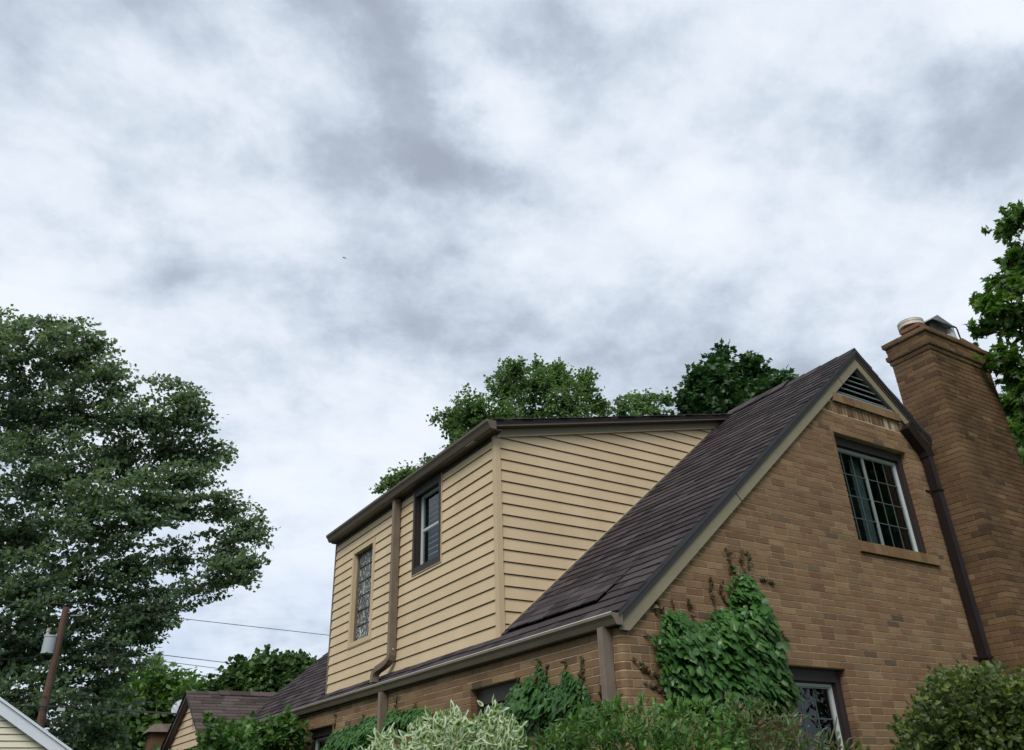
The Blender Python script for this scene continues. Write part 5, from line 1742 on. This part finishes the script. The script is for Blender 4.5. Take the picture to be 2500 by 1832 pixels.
for s_ in (-1, 1):
    A = [(AX0 - .06, AY, AZ + ZC), (AX0 - .06, AY + s_ * 1.62, AZ - 1.62 * AS + ZC), (AX0 - .06, AY + s_ * 1.62, AZ - 1.62 * AS - .07 + ZC), (AX0 - .06, AY, AZ - .07 + ZC)]
    mb.prism(A, [(1.9, p[1], p[2]) for p in A])
aroof = mb.build('roof', M_deck, annex)


def PA(sg):
    na = math.hypot(1, AS)
    def P(u, s, h):
        y = 1.64 - s / na
        return (u, AY + sg * y, AZ - y * AS + h + .002 + ZC)
    return P


for sg in (-1, 1):
    XA = lay_shingles(PA(sg), AX0 - .09, 1.75, 0, 1.64 * math.hypot(1, AS), tab=.305, expo=.125, th=.013)
    join_tpl('roof_shingles', XA, ST, M_shin2, aroof)
x = AX0 - .09
while x < 0.95:
    mb = MB(); h = .016 if x < -.35 else .040
    pts = lambda xx, hh: [(xx, AY - .14, AZ - .14 * AS + hh + ZC), (xx, AY, AZ + hh + .006 + ZC), (xx, AY + .14, AZ - .14 * AS + hh + ZC), (xx, AY + .14, AZ - .14 * AS + hh - .014 + ZC), (xx, AY, AZ + hh - .008 + ZC), (xx, AY - .14, AZ - .14 * AS + hh - .014 + ZC)]
    mb.prism(pts(x, h), pts(x + .24, h - .006)); mb.build('ridge_cap', M_shin2, aroof); x += .20
PAw = lambda u, d, z: (AX0 + .06 - d, u, z + ZC)
zb = 1.08
while zb < 2.0:
    poly = [(AY - 1.38, zb), (AY + 1.38, zb), (AY + 1.38, zb + .119), (AY - 1.38, zb + .119)]
    poly = clip(poly, AS, 1, AZ - .09 + AS * AY); poly = clip(poly, -AS, 1, AZ - .09 - AS * AY)
    if len(poly) >= 3: board(PAw, poly, zb, .1275, awall)
    zb += .1275
for s_ in (-1, 1):
    mb = MB()
    A = [(AX0 - .065, AY, AZ - .002 + ZC), (AX0 - .065, AY + s_ * 1.60, AZ - 1.60 * AS - .002 + ZC), (AX0 - .065, AY + s_ * 1.60, AZ - 1.60 * AS - .105 + ZC), (AX0 - .065, AY, AZ - .105 + ZC)]
    mb.prism(A, [(AX0 - .045, p[1], p[2]) for p in A]); mb.build('bargeboard', M_casing, annex)
    mb = MB()
    A = [(AX0 - .045, AY, AZ - .10 + ZC), (AX0 - .045, AY + s_ * 1.60, AZ - 1.60 * AS - .10 + ZC), (AX0 - .045, AY + s_ * 1.60, AZ - 1.60 * AS - .115 + ZC), (AX0 - .045, AY, AZ - .115 + ZC)]
    mb.prism(A, [(AX0 + .06, p[1], p[2]) for p in A]); mb.build('soffit', M_brown, annex)

# brick pier with stone cap beyond the annex gable
pier = thing('brick_pier', 'small weathered brick pier with stone cap beside the annex gable', 'pier', (-1.0, 13.7, 0))
mb = MB(); mb.box(-1.06, -.50, 13.45, 14.0, 0, 1.50 + ZC); mb.build('shaft', M_brickc, pier)
mb = MB(); mb.prism([(-1.16, 13.36, 1.50 + ZC), (-.42, 13.36, 1.50 + ZC), (-.42, 14.09, 1.50 + ZC), (-1.16, 14.09, 1.50 + ZC)], [(-1.02, 13.48, 1.66 + ZC), (-.54, 13.48, 1.66 + ZC), (-.54, 13.97, 1.66 + ZC), (-1.02, 13.97, 1.66 + ZC)])
mb.build('cap', pmat('pier_cap_stone', (0.16, 0.125, 0.10), 0.9, 0.1, noise=((9, 9, 9), 5, 0.8, (0.10, 0.08, 0.065))), pier)

# satellite dish on the annex's far slope
dish = thing('satellite_dish', 'grey satellite dish showing behind the annex gable', 'satellite dish', (-0.55, 12.75, 1.55 + ZC))
mb = MB()
c = Vector(at(441, 1727, 18.1)); nrm_ = Vector((-0.55, -0.62, 0.45)).normalized()
a = nrm_.orthogonal().normalized(); b2 = nrm_.cross(a)
v = []; f = []
K = 24
for ri, rr in enumerate((0, .07, .14, .20)):
    if ri == 0: v.append(c - nrm_ * .05); continue
    for k in range(K):
        g_ = 2 * math.pi * k / K
        v.append(c + (a * math.cos(g_) * rr * .92 + b2 * math.sin(g_) * rr) + nrm_ * (-.05 + .8 * rr * rr))
for k in range(K):
    f.append((0, 1 + k, 1 + (k + 1) % K))
    for ri in range(2):
        o_ = 1 + ri * K; f.append((o_ + k, o_ + K + k, o_ + K + (k + 1) % K, o_ + (k + 1) % K))
mb.add(v, f)
M_dish = pmat('dish_grey', (0.33, 0.36, 0.39), 0.45, 0.4)
mb.build('reflector', M_dish, dish, smooth=True)
mb = MB(); mb.tube([c - nrm_ * .05, c - nrm_ * .12, Vector((c[0] + .35, c[1] + .1, c[2] - .25))], [.02, .02, .02], 6); mb.build('mount', M_drip, dish)
mb = MB(); mb.tube([c - b2 * .19, c + nrm_ * .28 - b2 * .06], [.008, .008], 5); mb.build('feed_arm', M_drip, dish)

# ================================================================== NEIGHBOUR'S WHITE HOUSE
WD = 16.0
pA = onY(0, 1712, 10.7); pB = onY(165, 1832, 10.7)
ws = (pA[2] - pB[2]) / (pB[0] - pA[0])
wx0 = pA[0] - 1.6; wz0 = pA[2] + 1.6 * ws            # its ridge is left of the frame
wh = thing('white_house', 'neighbouring house with cream siding and a white roof edge', 'house', (wx0, 12.5, 0))
wl = lambda x: wz0 - abs(x - wx0) * ws
hwid = 4.2
M_cr = pmat('cream_siding', (0.66, 0.62, 0.48), 0.5, 0.3, var=0.03)
M_wt = pmat('white_trim', (0.66, 0.70, 0.76), 0.4, 0.4, noise=((4, 4, 4), 4, .4, (0.56, 0.60, 0.66)))
mb = MB(); A = [(wx0 - hwid + .3, 10.78, 0), (wx0 + hwid - .3, 10.78, 0), (wx0 + hwid - .3, 10.78, wl(wx0 + hwid - .3) - .12), (wx0, 10.78, wz0 - .12), (wx0 - hwid + .3, 10.78, wl(wx0 - hwid + .3) - .12)]
mb.prism(A, [(p[0], 16.0, p[2]) for p in A]); wwall = mb.build('wall', M_casing, wh)
PW = lambda u, d, z: (u, 10.775 - d, z)
zb = 0.6
M_side_save = M_side
M_side = M_cr
while zb < wz0:
    poly = [(wx0 - hwid + .3, zb), (wx0 + hwid - .3, zb), (wx0 + hwid - .3, zb + .088), (wx0 - hwid + .3, zb + .088)]
    poly = clip(poly, ws, 1, wz0 - .12 + ws * wx0); poly = clip(poly, -ws, 1, wz0 - .12 - ws * wx0)
    if len(poly) >= 3: board(PW, poly, zb, .097, wwall)
    zb += .097
M_side = M_side_save
for s_ in (-1, 1):
    mb = MB()
    A = [(wx0, 10.66, wz0 + .0), (wx0 + s_ * hwid, 10.66, wl(wx0 + hwid)), (wx0 + s_ * hwid, 10.66, wl(wx0 + hwid) - .175), (wx0, 10.66, wz0 - .175)]
    mb.prism(A, [(p[0], 10.70, p[2]) for p in A]); mb.build('rake_trim', M_wt, wh)
    mb = MB()
    A = [(wx0, 10.63, wz0 + .045), (wx0 + s_ * hwid, 10.63, wl(wx0 + hwid) + .045), (wx0 + s_ * hwid, 10.63, wl(wx0 + hwid) + .004), (wx0, 10.63, wz0 + .004)]
    mb.prism(A, [(p[0], 10.69, p[2]) for p in A]); mb.build('drip_edge', M_wt, wh)
    mb = MB()
    A = [(wx0, 10.70, wz0 + .0), (wx0 + s_ * hwid, 10.70, wl(wx0 + hwid)), (wx0 + s_ * hwid, 10.70, wl(wx0 + hwid) - .10), (wx0, 10.70, wz0 - .10)]
    mb.prism(A, [(p[0], 16.2, p[2]) for p in A]); mb.build('roof', M_shin, wh)

# ================================================================== UTILITY POLE AND WIRES
PD_ = 32.0
pt = at(162, 1483, PD_)
px_, py_ = pt[0], pt[1]
M_pole = pmat('creosoted_wood', (0.110, 0.068, 0.048), 0.85, 0.2, noise=((14, 14, 2.5), 5, 0.9, (0.065, 0.038, 0.030)), bump=((60, 60, 6), .6, .01))
pole = thing('utility_pole', 'reddish brown wooden utility pole with a grey transformer can', 'utility pole', (px_, py_, 0))
mb = MB(); mb.tube([(px_, py_, 0), (px_, py_, pt[2] / 2), (px_, py_, pt[2])], [.15, .125, .105], 14); mb.build('shaft', M_pole, pole, smooth=False)
M_can = pmat('transformer_grey', (0.30, 0.34, 0.36), 0.4, 0.5)
rt = MR[0] / np.linalg.norm(MR[0][:2]); rt[2] = 0
ct = at(140, 1558, PD_ - .2); cb_ = at(137, 1591, PD_ - .2)
cc_ = np.array([px_ - rt[0] * .30 - .1 * 0, py_ - rt[1] * .30 - .12])
zt_, zb_ = ct[2] + .05, cb_[2] - .02
can = MB().prism(*ring((cc_[0], cc_[1]), .20, zb_, zt_, 22)).build('transformer', M_can, pole)
mb = MB(); mb.prism(*ring((cc_[0], cc_[1]), .215, zt_, zt_ + .05, 22)); mb.prism(*ring((cc_[0], cc_[1]), .21, zb_ - .03, zb_, 22)); mb.build('transformer_lid', M_dish, can)
for (ox, oy) in ((-.12, 0.02),):
    mb = MB()
    for i in range(4): mb.prism(*ring((cc_[0] + ox, cc_[1] + oy), .05 if i % 2 else .065, zt_ + .05 + i * .06, zt_ + .11 + i * .06, 10))
    mb.build('bushing', M_stone, can)
mb = MB(); mb.tube([(cc_[0] + .15, cc_[1] - .02, zt_ + .05), (cc_[0] + .28, cc_[1] - .02, zt_ + .28)], [.05, .04], 8); mb.build('arrester', M_greyv, can)
mb = MB(); mb.tube([(cc_[0] + .1, cc_[1] + .05, zt_ - .15), (px_, py_, zt_ - .15)], [.05, .05], 6); mb.tube([(cc_[0] + .1, cc_[1] + .05, zb_ + .15), (px_, py_, zb_ + .15)], [.05, .05], 6); mb.build('bracket', M_drip, pole)
q0 = at(172, 1504, PD_ - .05); q1 = at(198, 1503, PD_ - .1)
mb = MB(); mb.tube([q0, q1], [.025, .02], 6); mb.tube([q1, at(201, 1497, PD_ - .1)], [.035, .035], 8); mb.tube([at(192, 1494, PD_ - .1), at(203, 1499, PD_ - .1)], [.03, .03], 8); mb.build('insulator_arm', M_greyv, pole)
mb = MB(); mb.tube([at(120, 1725, PD_ - .22), at(126, 1725, PD_ - .22)], [.02, .02], 6); mb.prism(*ring((px_, py_), .138, at(118, 1730, PD_)[2] - .05, at(118, 1730, PD_)[2] + .02, 14)); mb.build('cable_clamp', M_drip, pole)
b0 = at(149, 1733, PD_ - .3)
mb = MB(); mb.box(b0[0] - .11, b0[0] + .11, b0[1] - .05, b0[1] + .05, b0[2] - .05, b0[2] + .05); mb.build('junction_box', M_white, pole)
M_wire = pmat('cable_black', (0.02, 0.022, 0.024), 0.6, 0.3)


def wire(label, pts, r=.011, sag=0.0, name='power_line'):
    P = [at(p[0], p[1], p[2]) for p in pts]
    mb = MB()
    out = []
    for a_, b_ in zip(P[:-1], P[1:]):
        for i in range(8):
            t = i / 8; q = a_ + (b_ - a_) * t; q = q - np.array([0, 0, sag * 4 * t * (1 - t)]); out.append(q)
    out.append(P[-1])
    mb.tube(out, r, 5)
    mb.build(name, M_wire, None, label=label, cat='cable', group='overhead wires by the utility pole')


wire('highest overhead wire, crossing the sky from the pole top to the dormer', [(-60, 1465, 33), (200, 1477, 32), (411, 1507, 33), (800, 1551, 36), (1050, 1575, 38)], .012)
wire('upper of the three close wires, running behind the dark round tree', [(215, 1570, 33), (295, 1585, 34), (400, 1600, 36), (600, 1624, 40), (760, 1642, 44)], .014)
wire('middle of the three close parallel wires over the annex roof', [(215, 1589, 33), (320, 1604, 34), (420, 1618, 36), (560, 1636, 40), (760, 1660, 44)], .012)
wire('lowest of the three close parallel wires over the annex roof', [(215, 1610, 33), (312, 1624, 34), (420, 1640, 36), (545, 1657, 40), (760, 1684, 44)], .013)
wire('thick black service cable running from the pole to the annex gable', [(-60, 1722, 31), (120, 1726, 31.7), (160, 1724, 31.7), (260, 1732, 26), (436, 1744, 17.6)], .020)
wire('thin wavy cable just above the thick cable, ending at the annex gable', [(120, 1700, 31.7), (262, 1706, 26), (300, 1722, 24), (345, 1714, 21), (430, 1720, 17.8)], .008)
wire('thin wire at the level of the pole foot, left side only', [(-60, 1697, 33), (60, 1698, 32.2), (118, 1700, 31.8)], .010)
wire('slack drop wire sagging left from the transformer can', [(-60, 1606, 30), (20, 1610, 31), (80, 1605, 31.5), (118, 1592, 31.6)], .012)

# a small dark bird high up
bp_ = at(841, 630, 30.0)
bird = thing('bird', 'tiny dark bird flying high in the cloudy sky', 'bird', tuple(bp_))
M_bird = pmat('bird_dark', (0.02, 0.02, 0.022), 0.7, 0.2)
mb = MB(); mb.tube([bp_ + np.array([-.085, 0, 0]), bp_ + np.array([-.06, 0, .004]), bp_, bp_ + np.array([.05, 0, .002]), bp_ + np.array([.08, 0, 0])], [.004, .018, .024, .016, .004], 8); mb.build('body', M_bird, bird, smooth=True)
for s_ in (-1, 1):
    w0 = bp_
    A = [w0 + np.array([-.03, 0, .005]), w0 + np.array([.03, 0, .005]), w0 + np.array([.01, s_ * .05, s_ * .055]), w0 + np.array([-.035, s_ * .09, s_ * .10]), w0 + np.array([-.03, s_ * .05, s_ * .05])]
    MB().prism(A, [p + np.array([0, .003, .003]) for p in A]).build('wing', M_bird, bird)
mb = MB(); A = [bp_ + np.array([.05, 0, 0]), bp_ + np.array([.10, .018, 0]), bp_ + np.array([.10, -.018, 0])]
mb.prism(A, [p + np.array([0, 0, .003]) for p in A]); mb.build('tail', M_bird, bird)
